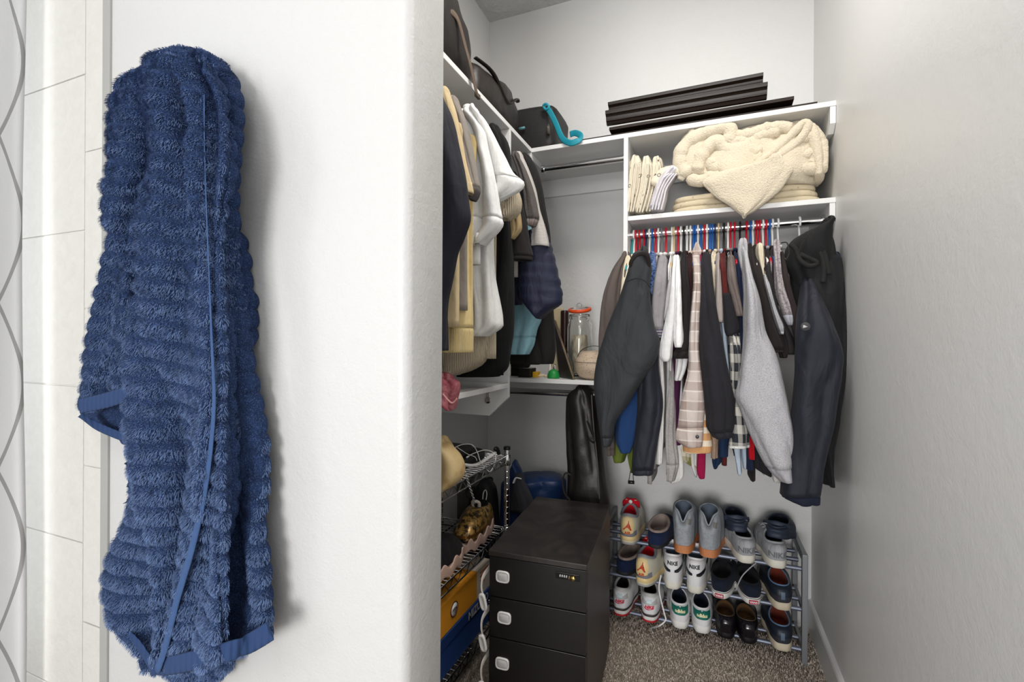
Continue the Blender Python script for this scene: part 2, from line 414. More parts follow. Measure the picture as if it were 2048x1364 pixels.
t = thing('closet_shelf', (-.95, 1.4, ZT - SH), 'white top shelf along the left wall carrying the dark bags', 'shelf')
b = MB(); b.box((XL, YJ + .01, ZT - SH), (XS, YS - .001, ZT)); b.build('shelf_board', M_shelf, t, False, .0015)
b = MB(); b.box((XS - .02, YS - .001, ZT - SH - .03), (XS - .001, YS + .22, ZT - SH - .0005)); b.build('edge_strip', M_shelf, t, False, .001)
t = thing('closet_shelf', (.05, YS, ZM - SH), 'white middle shelf holding the cream blankets', 'shelf')
b = MB(); b.box((XD + .0185, YS, ZM - SH), (XR, YB, ZM)); b.build('shelf_board', M_shelf, t, False, .0015)
b = MB(); b.box((XD + .02, YB - .019, ZM - SH - .089), (XR, YB, ZM - SH)); b.build('wall_cleat', M_shelf, t, False, .0015)
side_cleat('side_cleat', ZM, t)
t = thing('shelf_divider', (XD, YS, ZL), 'tall white upright panel left of the blanket cubby', 'panel')
b = MB(); b.box((XD, YS - .004, ZL - .12), (XD + .018, YB, ZT - SH)); b.build('panel', M_shelf, t, False, .0015)
t = thing('closet_shelf', (-.7, YS, ZL - SH), 'white lower shelf on the back wall under the glass jar', 'shelf')
b = MB(); b.box((XL, YS, ZL - SH), (XD - .001, YB, ZL)); b.build('shelf_board', M_shelf, t, False, .0015)
b = MB(); b.box((XL, YB - .019, ZL - SH - .089), (XD - .001, YB, ZL - SH)); b.build('wall_cleat', M_shelf, t, False, .0015)
YP = 1.779
t = thing('shelf_divider', (XS, YP, ZL), 'white upright end panel with clipped lower corner on the left wall', 'panel')
b = MB(); b.prism([(XL, YP, ZT - SH), (XS, YP, ZT - SH), (XS, YP, 1.032), (XS - .085, YP, .953), (XL, YP, .953)], (0, .018, 0)); b.build('panel', M_shelf, t, False, .001)
q = MB(); q.lathe([(.012, 0), (.014, .002), (.014, .006), (.008, .008)], (XS - .088, YP - .001, 1.017), 20, M=Matrix.Rotation(PI / 2, 4, 'X'))
q.box((XS - .096, YP - .006, 1.02), (XS - .08, YP, 1.05)); q.build('rod_socket', M_chrome, t, True, .001, auto=40)
t = thing('closet_shelf', (-.95, 1.3, ZL - SH), 'white lower shelf on the left wall with a pink cap lying on it', 'shelf')
b = MB(); b.box((XL, YJ + .01, ZL - SH), (XS, YP - .001, ZL)); b.build('shelf_board', M_shelf, t, False, .0015)
# rods
def rod(label, a, b_, r=.015):
    a, b_ = Vector(a), Vector(b_); t = thing('closet_rod', tuple((a + b_) / 2), label, 'closet rod'); mb = MB(); mb.tube([a, b_], r, 24); mb.build('rod', M_chrome, t, True, auto=40)
    d = (b_ - a).normalized()
    for p, s in ((a, 1), (b_, -1)):
        m = MB(); m.tube([p, p + d * s * .012], r + .007, 20); m.build('rod_flange', M_chrome, t, True, auto=40)
    return t
RZ, RY = 1.722, 2.12
rod('chrome closet rod packed with hangers under the blanket shelf', (XD + .018, RY, RZ), (XR - .019, RY, RZ))
rod('empty chrome rod under the top shelf left of the cubby', (-.72, RY, 2.062), (XD, RY, 2.062))
rod('chrome rod under the lower shelf, holding the black garment bag', (XL, RY, 1.022), (XD, RY, 1.022))
rod('chrome closet rod along the left wall carrying the white tees', (-.85, YJ, 2.062), (-.85, YP, 2.062))
# ---------------------------------------------------------------- garments: cloth of the wardrobe
def wrow(rows): return rows
def hanger_mesh(name, mat):
    mb = MB(); hook = [(0, -.019 * math.cos(a), .019 * math.sin(a)) for a in [math.radians(x) for x in range(-50, 181, 15)]]
    hook = [(0, p[1], p[2]) for p in hook]; hook += [(0, .018, -.015), (0, .006, -.04), (0, 0, -.06), (0, 0, -.085)]
    mb.tube(smoothpath(hook, 36), .0040, 8)
    pts = [(0, 0, -.085), (0, .06, -.11), (0, .13, -.14), (0, .195, -.165), (0, .2, -.178), (0, .185, -.186), (0, .1, -.187), (0, 0, -.187), (0, -.1, -.187), (0, -.185, -.186), (0, -.2, -.178), (0, -.195, -.165), (0, -.13, -.14), (0, -.06, -.11), (0, 0, -.085)]
    mb.tube(smoothpath(pts, 60), .0040, 8)
    ob = mb.build(name, mat); return ob
HC = {'red': '#c3112b', 'white': '#e9e9e6', 'blue': '#1d5fae', 'teal': '#1d9a9c', 'black': '#1b1b1e', 'beige': '#d2b88a', 'grey': '#77787c', 'navy': '#1b3157'}
HM = {}
def hanger(colour, loc, rz, label, group):
    if colour not in HM:
        o = hanger_mesh('clothes_hanger', plain('hanger_' + colour, HC[colour], .3)); HM[colour] = o; o.data.transform(Matrix.Diagonal((1, .84, 1, 1)))
    else:
        o = HM[colour].copy(); C.objects.link(o)
    o.location = loc; o.rotation_euler = (0, 0, rz); return tag(o, label, 'hanger', group)
def body(mb, P, axis, zt, zh, hw, th, seed, shift=(0, 0), amp=.006, flare=0):
    """a shirt body hanging flat from its shoulders: P rod point, axis = direction of the shoulders"""
    rnd = random.Random(seed); A = Vector(axis).normalized(); N = Vector((-A.y, A.x, 0)); nt = 44; R = []; m = max(10, int((zt - zh) / .02))
    ph = [rnd.uniform(0, 6.28) for _ in range(5)]
    for k in range(m + 1):
        f = k / m; z = zt + (zh - zt) * f; dz = zt - z
        w = hw * min(1, .22 + .78 * (dz / .085) ** .8) if dz < .085 else hw * (1 - .06 * min(1, (dz - .085) / .2) + flare * f)
        t_ = th * (.5 + .5 * min(1, dz / .12)) * (1 + .35 * f)
        c = Vector((P[0], P[1], z)) + Vector((shift[0], shift[1], 0)) * f; ring = []
        for j in range(nt):
            a = 2 * PI * j / nt; ct, st = math.cos(a), math.sin(a)
            q = amp * f * (math.sin(5 * a + ph[0] + 3 * f) + .6 * math.sin(8 * a + ph[1] - 2 * f)) + noise.noise(Vector((ct * 2 + seed, st * 2, z * 7))) * amp
            ring.append(c + A * (w * math.copysign(abs(ct) ** .8, ct)) + N * (t_ * math.copysign(abs(st) ** .7, st) + q))
        R.append(ring)
    last = R[-1]; c = sum(last, Vector()) / nt
    R.append([c + (p - c) * .93 for p in last]); R.append([c + (p - c) * .9 + Vector((0, 0, .04)) for p in last])
    mb.rings(R)
def collar(mb, c, axis, w=.055, d=.02, h=.03, lean=0):
    A = Vector(axis).normalized(); N = Vector((-A.y, A.x, 0)); c = Vector(c); path = []
    for k in range(24):
        a = 2 * PI * k / 24; path.append(c + A * w * math.cos(a) + N * d * math.sin(a) + Vector((0, 0, h * .4 * math.cos(a) * lean)))
    mb.tube(path, h * .32, 8, closed=True)
GCOUNT = [0]
def garment(name, label, cat, mat, hcol, hpx, pieces, zh=.95, th=.007, Y0=None, hw=.19, zt=1.625, lrod=False, ybar=None, shift=(0, 0), group=None, bodymat=None, collarmat=None, nobody=False, short='', rz=0, amp=.003):
    """a garment and the hanger it hangs on. pieces = list of (part name, rows, Y, depth, options)"""
    GCOUNT[0] += 1; s = GCOUNT[0]
    if lrod: P = Vector((-.85, ybar, 2.062)); axis = (1, .0, 0); zt_ = P.z - .1
    else:
        p = at(hpx, 467, Y=RY); P = Vector((p.x, RY, RZ)); axis = (math.sin(-rz), math.cos(rz), 0); zt_ = zt
    t = thing(name, tuple(P - Vector((0, 0, .1))), label, cat, group)
    if hcol:
        hanger(hcol, P, (PI / 2 if lrod else 0) + rz, '%s hanger holding the %s' % ({'black': 'black wire', 'beige': 'wooden-coloured', 'grey': 'grey'}.get(hcol, hcol + ' plastic'), short or label), ('hangers on the left rod' if lrod else 'hangers on the rod under the blanket shelf'))
    if not nobody:
        b = MB(); body(b, P, axis, zt_, zh, hw, th, s * 7.3, shift, amp); b.build('body', bodymat or mat, t)
        c = MB(); collar(c, (P.x, P.y, zt_ - .002), axis, .06 if not lrod else .06, th * .9, .022); c.build('collar', collarmat or bodymat or mat, t)
    for pc in pieces:
        nm, rows, Y, dep = pc[:4]; o = dict(pc[4]) if len(pc) > 4 else {}
        if nm in ('sleeve', 'far_sleeve') and not lrod: o.setdefault('lean', .09)
        m = o.pop('mat', mat); cm = o.pop('cuffmat', None); b = MB(); b2 = MB() if 'split' in o else None
        cloth(b, rows, Y, dep, seed=s * 3.7 + len(nm), mb2=b2, **o); b.build(nm, m, t)
        if b2: b2.build('cuff', cm or m, t)
    return t
charcoal = fab('charcoal_shell', '#2f3134', rough=.6); navyblk = fab('navy_black_shell', '#23252f', rough=.55)
blk = fab('black_cotton', '#18181a'); blk2 = fab('washed_black', '#26252a'); drk = fab('dark_brown_cotton', '#2e2726')
wht = fab('white_cotton', '#e6e6e6'); wht2 = fab('soft_white', '#dad9d6'); cream = fab('cream_cotton', '#e2d6bd')
hgrey = fab('heather_grey', '#bdbcbf', '#8f8f96', 'heather'); grey = fab('mid_grey', '#918d90'); lgrey = fab('light_grey', '#b5b1b3')
taupe = fab('taupe_cotton', '#756a66'); brn = fab('brown_grey_fleece', '#5e5450'); navy = fab('navy_cotton', '#1d2742'); blue = fab('deep_blue', '#22406f')
green = fab('moss_green_shell', '#5f6d24', rough=.6); red = fab('red_cotton', '#c01222'); maroon = fab('maroon_cotton', '#5a211f'); magenta = fab('magenta_cotton', '#9b1446')
plum = fab('plum_cotton', '#46193f'); plaidb = fab('beige_plaid', '#cabfb9', '#a39189', 'plaid', 1.3); check = fab('navy_check', '#c9c6be', '#20242f', 'check', .62)
orng = fab('tan_stripe', '#d7a26f', '#efe0cc', 'stripe', 1.6); tie = fab('blue_tie_dye', '#6f86b4', '#26406f', 'blotch', 2); ltblue = fab('pale_blue', '#bccbdb')
speck = fab('speckled_grey', '#a8a1a3', '#6d6668', 'speckle'); sage = fab('grey_linen', '#a9a5a2', '#8e8b8a', 'heather', .7); tan = fab('tan_knit', '#b39a86', '#8f7765', 'heather', .8); pinkbrn = fab('pinkish_grey', '#b09d99')
checkc = fab('khaki_cream_check', '#cfc8b5', '#7c7a3c', 'check', .8)
G = garment
TS = 't_shirt'
# --- under the blanket shelf, from left to right
G('fleece_jacket', 'brown-grey fleece jacket hanging leftmost under the blanket shelf', 'jacket', brn, 'teal', 1264, [('sleeve', [(512, 1243, 1262), (545, 1222, 1250), (600, 1206, 1240), (680, 1197, 1232), (780, 1200, 1232), (860, 1211, 1232), (908, 1217, 1231)], 1.97, .08, {'split': 895})], short='brown-grey fleece jacket', zh=.92)
G(TS, 'off-white shirt behind the big charcoal jacket, only its shoulder showing', 'shirt', cream, 'white', 1268, [('sleeve', [(520, 1250, 1262), (560, 1243, 1262), (620, 1238, 1262), (680, 1240, 1262)], 1.945, .04)], short='off-white shirt behind the charcoal jacket', zh=.95)
G('rain_jacket', 'moss green rain jacket hem peeking out with a hanging drawcord', 'jacket', green, 'red', 1272, [('body_front', [(560, 1258, 1276), (700, 1240, 1280), (800, 1232, 1282), (870, 1226, 1272), (905, 1224, 1256), (922, 1228, 1250)], 1.99, .07, {'amp': .003}), ('hem', [(860, 1256, 1274), (900, 1254, 1270), (930, 1259, 1267), (940, 1262, 1264)], 1.98, .05, {'bottom': 'dome'})], short='moss green rain jacket', zh=.86)
t = bpy.data.objects['rain_jacket']
b = MB(); a1, a2 = at(1262, 936, Y=1.97), at(1257.5, 962, Y=1.97); b.tube(smoothpath([a1, (a1 + a2) / 2, a2], 8), .0016, 6); a3, a4 = at(1265, 936, Y=1.97), at(1267, 962, Y=1.97); b.tube([a3, a4], .0016, 6)
b.build('drawcord', plain('black_cord', '#1c1c1c', .7), t)
b = MB(); b.tube([at(1256.5, 964, Y=1.97), at(1268.5, 965, Y=1.97)], .0072, 12); b.build('cord_toggle', plain('black_plastic', '#151515', .4), t)
G('sweatshirt', 'deep blue sweatshirt showing below the charcoal jacket sleeve', 'sweatshirt', blue, 'red', 1279, [('sleeve', [(560, 1262, 1292), (700, 1245, 1290), (790, 1236, 1286), (840, 1231, 1279), (880, 1231, 1270), (904, 1241, 1262)], 1.925, .06, {'amp': .003})], short='deep blue sweatshirt', zh=.9)
G('softshell_jacket', 'long navy-black softshell sleeve hanging right of the green jacket hem', 'jacket', navyblk, 'red', 1288, [('sleeve', [(560, 1276, 1300), (640, 1276, 1312), (744, 1274, 1318), (810, 1274, 1325), (880, 1268, 1316), (925, 1264, 1309), (946, 1266, 1307)], 1.885, .085, {'split': 930, 'amp': .004})], short='navy-black softshell jacket', zh=.9)
t = G('hooded_jacket', 'big charcoal hooded jacket with wide sleeve sweeping down in front', 'jacket', charcoal, 'navy', 1292, [
    ('body_front', [(512, 1268, 1296), (535, 1258, 1303), (560, 1250, 1300), (600, 1237, 1301), (650, 1217, 1309), (680, 1207, 1320), (713, 1196, 1315), (744, 1190, 1297), (773, 1189, 1278), (810, 1193, 1256), (841, 1197, 1234), (876, 1203, 1226), (890, 1209, 1222)], 1.83, .10, {'amp': .005, 'split': 868, 'folds': 2}),
    ], short='big charcoal hooded jacket', zh=1.02, nobody=True)
b = MB(); cloth(b, [(503, 1278, 1296), (512, 1264, 1300), (530, 1260, 1302), (548, 1256, 1300), (565, 1262, 1292)], 1.87, .13, amp=.008, seed=4, folds=2, bottom='dome'); b.build('hood', charcoal, t)
b = MB(); b.tube(smoothpath([at(1266, 548, Y=1.80), at(1262, 525, Y=1.79), at(1275, 510, Y=1.79), at(1290, 508, Y=1.79), at(1297, 520, Y=1.80), at(1296, 545, Y=1.81)], 30), .009, 10, flat=.7); b.build('hood_edge', fab('dark_fleece', '#201c1b'), t)
b = MB(); b.tube(smoothpath([at(1254, 563, Y=1.776), at(1272, 557, Y=1.768), at(1290, 562, Y=1.768), at(1300, 575, Y=1.775)], 24), .0016, 6); b.build('seam', blk2, t)
G(TS, 'blue tie-dye t-shirt squeezed right of the charcoal jacket', 'shirt', tie, 'white', 1299, [('sleeve', [(512, 1298, 1312), (545, 1296, 1313), (600, 1296, 1314), (628, 1297, 1310)], 1.945, .05, {'amp': .003})], short='blue tie-dye t-shirt', zh=.93)
G(TS, 'grey t-shirt with striped rolled sleeve left of the white tees', 'shirt', grey, 'blue', 1305, [('sleeve', [(520, 1316, 1336), (548, 1311, 1334), (600, 1303, 1333), (640, 1301, 1329), (665, 1306, 1330), (676, 1314, 1327)], 1.905, .07, {'split': 655, 'cuffmat': fab('grey_stripe', '#8f8d90', '#44415a', 'stripe', .35)})], short='grey t-shirt with striped cuff', zh=.74)
G('shirt', 'grey linen long sleeve with a wrinkled cuff hanging lowest of the shirts', 'shirt', sage, 'red', 1311, [('sleeve', [(712, 1336, 1350), (760, 1338, 1350), (830, 1331, 1352), (880, 1330, 1353), (925, 1333, 1357), (960, 1334, 1349)], 1.93, .05, {'split': 922, 'grow': 1.05})], short='grey linen shirt', zh=.7)
G(TS, 'light grey t-shirt with a plain flared sleeve', 'shirt', lgrey, 'white', 1317, [('sleeve', [(545, 1340, 1352), (590, 1330, 1347), (630, 1318, 1338), (645, 1317, 1328)], 1.915, .05, {'amp': .003})], short='light grey t-shirt', zh=.76)
G(TS, 'white t-shirt whose long sleeve points at the left, beside the tie-dye one', 'shirt', wht, 'grey', 1324, [('sleeve', [(520, 1346, 1357), (580, 1341, 1356), (640, 1330, 1352), (690, 1319, 1347), (715, 1319, 1345), (722, 1324, 1340)], 1.875, .05, {'amp': .003, 'folds': 2})], short='left white t-shirt', zh=.8)
G('shirt', 'white shirt with rust trim hanging beside the navy softshell', 'shirt', fab('white_rust', '#dfdcda'), 'red', 1332, [('hem', [(700, 1316, 1326), (780, 1319, 1330), (840, 1317, 1328), (890, 1313, 1327), (926, 1311, 1325)], 1.93, .05)], short='white shirt with rust trim', zh=.86)
G(TS, 'bright white t-shirt with a square open sleeve in the middle', 'shirt', fab('bright_white', '#f2f2f2'), 'white', 1344, [('sleeve', [(520, 1350, 1360), (570, 1349, 1362), (630, 1347, 1365), (675, 1346, 1369), (694, 1348, 1368)], 1.865, .06, {'amp': .004, 'folds': 2})], short='bright white t-shirt', zh=.74)
G(TS, 'thin white t-shirt whose hem hangs below the grey linen shirt', 'shirt', wht2, 'beige', 1348, [('hem', [(720, 1352, 1362), (860, 1340, 1362), (930, 1340, 1368), (955, 1338, 1366), (964, 1340, 1352)], 1.96, .06)], short='thin white t-shirt', zh=.74)
G('shirt', 'plum long shirt hanging behind the beige plaid cuff', 'shirt', plum, 'red', 1356, [('sleeve', [(560, 1356, 1366), (740, 1350, 1363), (830, 1345, 1358), (888, 1344, 1362)], 1.945, .05, {'amp': .002})], short='plum shirt', zh=.88)
G(TS, 'black t-shirt with a rolled round cuff in the middle of the rod', 'shirt', fab('brownish_black', '#221d1e'), 'white', 1362, [('sleeve', [(512, 1362, 1374), (560, 1360, 1377), (620, 1364, 1383), (680, 1362, 1388), (704, 1347, 1387), (716, 1348, 1380)], 1.885, .075, {'split': 700, 'grow': 1.03})], short='black t-shirt with rolled cuff', zh=.9)
G('shirt', 'white shirt flap hanging just under the rolled black cuff', 'shirt', wht, 'black', 1368, [('hem', [(700, 1352, 1378), (735, 1350, 1373), (760, 1348, 1364)], 1.905, .05)], short='white shirt under the rolled black cuff', zh=.85)
G('shirt', 'dark maroon shirt between the black tee and the plaid shirt', 'shirt', fab('dark_maroon', '#33191b'), 'white', 1374, [('sleeve', [(515, 1374, 1385), (580, 1377, 1386), (620, 1380, 1388)], 1.93, .04)], short='dark maroon shirt', zh=.9)
t = G('overshirt', 'beige and grey plaid overshirt with a black cuff button', 'shirt', plaidb, 'white', 1381, [('sleeve', [(515, 1385, 1400), (560, 1386, 1402), (640, 1380, 1400), (700, 1377, 1399), (740, 1376, 1403), (800, 1362, 1410), (846, 1356, 1408), (878, 1352, 1405), (892, 1370, 1404)], 1.86, .06, {'amp': .003, 'split': 852, 'grow': 1.03})], short='beige plaid overshirt', zh=.8, collarmat=plaidb)
b = MB(); p = at(1394.5, 874, Y=1.822); b.lathe([(.0001, 0), (.0045, 0), (.0062, .001), (.0062, .0025), (.0055, .003)], p, 20, M=Matrix.Rotation(-PI / 2, 4, 'X')); b.build('button', plain('black_button', '#23282c', .4), t)
G('shirt', 'tan and white striped long shirt with a stacked hem below the plaid cuff', 'shirt', orng, 'blue', 1387, [('hem', [(700, 1404, 1414), (800, 1400, 1418), (860, 1376, 1422), (888, 1366, 1425), (903, 1366, 1424)], 1.90, .07, {'amp': .002}), ('collar_flap', [(492, 1388, 1400), (503, 1384, 1404), (516, 1388, 1398)], 2.03, .02, {'bottom': 'dome', 'mat': plaidb})], short='tan striped shirt', zh=.84)
G('shirt', 'khaki and cream checked shirt hem below the tan stripes', 'shirt', checkc, 'blue', 1391, [('hem', [(860, 1356, 1386), (905, 1362, 1390), (920, 1366, 1388), (934, 1386, 1396)], 1.96, .05, {'bottom': 'dome'})], short='khaki checked shirt', zh=.86)
G(TS, 'bright red shirt seen as a narrow wedge near the plaid collar', 'shirt', red, 'white', 1396, [('sleeve', [(515, 1404, 1412), (545, 1401, 1411), (578, 1399, 1406)], 1.93, .03)], short='bright red shirt', zh=.95)
G('shirt', 'magenta shirt hem hanging lowest under the tan stripes', 'shirt', magenta, 'blue', 1402, [('hem', [(860, 1396, 1412), (905, 1394, 1412), (940, 1393, 1411), (955, 1398, 1410)], 1.93, .05, {'amp': .002})], short='magenta shirt', zh=.84)
G('shirt', 'white shirt tail left of the magenta hem', 'shirt', wht2, 'red', 1409, [('hem', [(850, 1384, 1398), (920, 1380, 1396), (948, 1388, 1396)], 1.955, .04, {'bottom': 'dome'})], short='white shirt left of the magenta one', zh=.86)
t = G('sweatshirt', 'washed black sweatshirt with a wide hanging sleeve in the middle', 'sweatshirt', blk2, 'white', 1414, [('sleeve', [(515, 1404, 1421), (560, 1402, 1426), (607, 1400, 1433), (662, 1398, 1443), (719, 1400, 1453), (760, 1404, 1461), (799, 1408, 1469), (832, 1411, 1470), (854, 1412, 1468), (873, 1424, 1464)], 1.85, .10, {'amp': .004, 'split': 858})], short='washed black sweatshirt', zh=.9)
G('shirt', 'tan cable-knit shirt edge under the washed black sweatshirt', 'shirt', tan, 'blue', 1420, [('hem', [(840, 1420, 1440), (880, 1422, 1437), (915, 1421, 1436)], 1.92, .05)], short='tan knit shirt', zh=.86)
G(TS, 'dark blue t-shirt corner under the washed black sweatshirt', 'shirt', fab('dark_blue', '#1e3150'), 'blue', 1425, [('hem', [(850, 1434, 1462), (890, 1436, 1457), (912, 1438, 1456)], 1.94, .05, {'amp': .002}), ('tail', [(900, 1424, 1444), (920, 1423, 1445), (932, 1425, 1436)], 1.98, .04, {'bottom': 'dome'})], short='dark blue t-shirt', zh=.88)
G(TS, 'cream t-shirt sleeve tight beside the washed black sweatshirt', 'shirt', cream, 'navy', 1430, [('sleeve', [(512, 1421, 1431), (560, 1424, 1433), (610, 1428, 1438)], 1.935, .03)], short='cream t-shirt', zh=.95)
G(TS, 'greige t-shirt with a straight hemmed sleeve above the white strip', 'shirt', fab('greige', '#a69c97'), 'beige', 1437, [('sleeve', [(516, 1431, 1441), (560, 1431, 1443), (600, 1430, 1446), (644, 1430, 1448)], 1.895, .05, {'amp': .002})], short='greige t-shirt', zh=.9)
G('shirt', 'pale blue collared shirt with two tails under the checked flannel', 'shirt', ltblue, 'grey', 1442, [('hem', [(640, 1441, 1452), (760, 1452, 1462), (860, 1462, 1480), (905, 1468, 1482), (945, 1474, 1484)], 1.93, .04, {'bottom': 'dome', 'amp': .002}), ('tail', [(860, 1482, 1492), (905, 1482, 1494), (936, 1486, 1497)], 1.95, .04, {'amp': .002})], short='pale blue shirt', zh=.86)
G(TS, 'maroon and black colour-block t-shirt left of the taupe one', 'shirt', maroon, 'black', 1448, [('sleeve', [(516, 1437, 1451), (560, 1441, 1455), (592, 1443, 1459)], 1.90, .05, {'amp': .002}), ('sleeve_end', [(588, 1443, 1460), (625, 1446, 1475), (660, 1448, 1482), (671, 1452, 1468)], 1.90, .07, {'mat': blk2, 'top': 'none'})], short='maroon and black t-shirt', zh=.8)
t = G('flannel_shirt', 'black, grey and white checked flannel shirt with a frilled cuff', 'shirt', check, 'white', 1456, [('sleeve', [(640, 1456, 1478), (720, 1461, 1484), (780, 1462, 1484), (840, 1463, 1492), (880, 1458, 1498), (893, 1458, 1497)], 1.875, .07, {'amp': .005, 'split': 884, 'cuffmat': wht2, 'grow': 1.08})], short='checked flannel shirt', zh=.92)
G(TS, 'taupe t-shirt sleeve right of the maroon one', 'shirt', taupe, 'red', 1461, [('sleeve', [(520, 1455, 1470), (560, 1455, 1475), (600, 1464, 1483), (632, 1472, 1488)], 1.885, .06, {'amp': .003})], short='taupe t-shirt', zh=.9)
G('jacket', 'navy and red sports jacket mostly hidden left of the grey hoodie', 'jacket', navy, 'red', 1469, [('sleeve', [(512, 1472, 1485), (600, 1475, 1489), (700, 1480, 1492), (800, 1482, 1500), (870, 1486, 1506)], 1.915, .05, {'amp': .002}), ('red_panel', [(868, 1497, 1507), (890, 1496, 1508), (917, 1498, 1508)], 1.912, .045, {'mat': red}), ('hem', [(880, 1492, 1506), (925, 1492, 1508), (938, 1492, 1508)], 1.93, .05)], short='navy and red jacket', zh=.84)
t = G('hoodie', 'heather grey hoodie with a long ribbed-cuff sleeve in front', 'hoodie', hgrey, 'black', 1480, [
    ('sleeve', [(500, 1478, 1494), (540, 1484, 1500), (574, 1487, 1511), (607, 1488, 1521), (662, 1486, 1531), (712, 1482, 1553), (763, 1476, 1566), (794, 1470, 1573), (817, 1479, 1578), (850, 1492, 1585), (885, 1507, 1591), (923, 1526, 1594), (940, 1537, 1595), (957, 1553, 1594)], 1.80, .12, {'amp': .005, 'split': 925, 'grow': .97, 'cuffmat': fab('heather_grey_rib', '#b7b6ba', '#94949b', 'heather', 1.5)}),
    ('hood', [(488, 1478, 1494), (505, 1476, 1496), (525, 1479, 1495), (545, 1484, 1497)], 1.87, .07, {'amp': .006, 'bottom': 'dome'})], short='heather grey hoodie', zh=.9)
G(TS, 'black t-shirt draped just right of the grey hoodie shoulder', 'shirt', fab('warm_black', '#262121'), 'red', 1493, [('sleeve', [(497, 1493, 1506), (530, 1494, 1512), (570, 1503, 1523), (610, 1513, 1538), (650, 1524, 1549), (690, 1533, 1566), (704, 1538, 1569)], 1.88, .07, {'amp': .003, 'split': 696})], short='black t-shirt beside the grey hoodie', zh=.92)
G(TS, 'dark brown t-shirt behind the black one beside the grey hoodie', 'shirt', drk, 'blue', 1501, [('sleeve', [(500, 1503, 1516), (560, 1510, 1528), (640, 1530, 1552), (700, 1556, 1574), (715, 1560, 1574)], 1.93, .05)], short='dark brown t-shirt behind the black one', zh=.75)
G(TS, 'cream crew-neck t-shirt with its collar standing up', 'shirt', cream, 'white', 1506, [('neck', [(497, 1513, 1527), (520, 1514, 1529), (552, 1522, 1532)], 1.96, .06)], short='cream crew-neck t-shirt', zh=.9)
G(TS, 'light grey heather t-shirt with a slanted narrow sleeve', 'shirt', hgrey, 'red', 1513, [('sleeve', [(540, 1523, 1532), (580, 1532, 1542), (620, 1543, 1554), (652, 1553, 1568), (668, 1560, 1568)], 1.90, .04, {'split': 655, 'amp': .002})], short='light grey heather t-shirt', zh=.92)
G(TS, 'dark grey t-shirt left of the speckled one', 'shirt', fab('dark_grey', '#2b2829'), 'red', 1519, [('sleeve', [(508, 1528, 1541), (560, 1531, 1545), (620, 1545, 1560), (680, 1565, 1590), (708, 1570, 1592)], 1.93, .06)], short='dark grey t-shirt', zh=.86)
G(TS, 'dark aubergine t-shirt behind the speckled one', 'shirt', fab('aubergine', '#3b3337'), 'white', 1526, [('sleeve', [(505, 1541, 1552), (560, 1545, 1556), (610, 1548, 1562)], 1.955, .04)], short='dark aubergine t-shirt', zh=.9)
G(TS, 'speckled grey t-shirt with a crumpled pale-edged sleeve', 'shirt', speck, 'red', 1532, [('sleeve', [(490, 1545, 1559), (515, 1548, 1561), (550, 1550, 1566), (590, 1553, 1576), (625, 1564, 1591), (634, 1566, 1588), (650, 1574, 1584)], 1.895, .06, {'amp': .005, 'split': 628, 'cuffmat': fab('pale_edge', '#a4a6ae')})], short='speckled grey t-shirt', zh=.92)
G(TS, 'chocolate brown t-shirt with a square sleeve beside the black hoodie', 'shirt', fab('chocolate', '#302827'), 'blue', 1539, [('sleeve', [(514, 1558, 1568), (545, 1560, 1576), (590, 1569, 1586), (640, 1580, 1603), (682, 1590, 1615), (692, 1592, 1614)], 1.885, .06, {'amp': .003, 'split': 684})], short='chocolate brown t-shirt', zh=.9)
G(TS, 'black t-shirt whose ragged hem shows under the grey hoodie cuff', 'shirt', blk2, 'white', 1545, [('hem', [(860, 1500, 1530), (910, 1506, 1544), (935, 1509, 1548), (950, 1534, 1546)], 1.93, .06, {'amp': .004})], short='black t-shirt with the ragged hem', zh=.84, shift=(-.05, 0))
G(TS, 'off-white top whose hem shows beside the grey hoodie cuff', 'shirt', wht2, 'white', 1556, [('hem', [(900, 1540, 1560), (950, 1543, 1562), (962, 1546, 1560)], 1.90, .05)], short='off-white top behind the hoodie cuff', zh=.78, shift=(-.06, 0))
t = G('hoodie', 'large black hoodie with raised hood hanging rightmost against the wall', 'hoodie', fab('black_shell', '#1d1d1f', rough=.75), 'white', 1599, [
    ('body_front', [(520, 1580, 1680), (560, 1584, 1686), (620, 1592, 1688), (700, 1600, 1686), (800, 1612, 1678), (880, 1630, 1664), (960, 1640, 1663)], 1.95, .2, {'amp': .007}),
    ('sleeve', [(538, 1601, 1616), (560, 1600, 1626), (600, 1596, 1646), (650, 1592, 1668), (700, 1590, 1685), (740, 1589, 1684), (800, 1584, 1676), (860, 1577, 1667), (920, 1567, 1652), (975, 1560, 1640), (990, 1562, 1638), (1002, 1590, 1636)], 1.80, .13, {'amp': .006, 'lean': .17, 'split': 985, 'mat': navyblk, 'cuffmat': fab('navy_rib', '#1a2030')}),
    ('far_sleeve', [(515, 1664, 1682), (545, 1662, 1689), (600, 1665, 1690), (680, 1676, 1691), (760, 1670, 1688), (880, 1652, 1668), (955, 1642, 1662)], 1.93, .1, {'amp': .004}),
    ], short='large black hoodie', zh=.78, nobody=True)
b = MB(); cloth(b, [(448, 1648, 1660), (456, 1628, 1662), (468, 1604, 1664), (485, 1586, 1667), (505, 1577, 1668), (530, 1579, 1670), (552, 1587, 1672), (575, 1596, 1676)], 1.92, .16, amp=.014, seed=9, folds=2, bottom='dome'); b.build('hood', fab('black_shell2', '#1a1a1b', rough=.75), t)
b = MB()
for pts, r in (([(1580, 488), (1592, 500), (1600, 520), (1618, 532), (1634, 525), (1600, 508)], .008), ([(1640, 452), (1645, 490), (1652, 520), (1658, 548)], .007), ([(1618, 480), (1640, 505), (1648, 535), (1646, 565)], .008)):
    b.tube(smoothpath([at(x, y, Y=1.845) for x, y in pts], 24), r, 8)
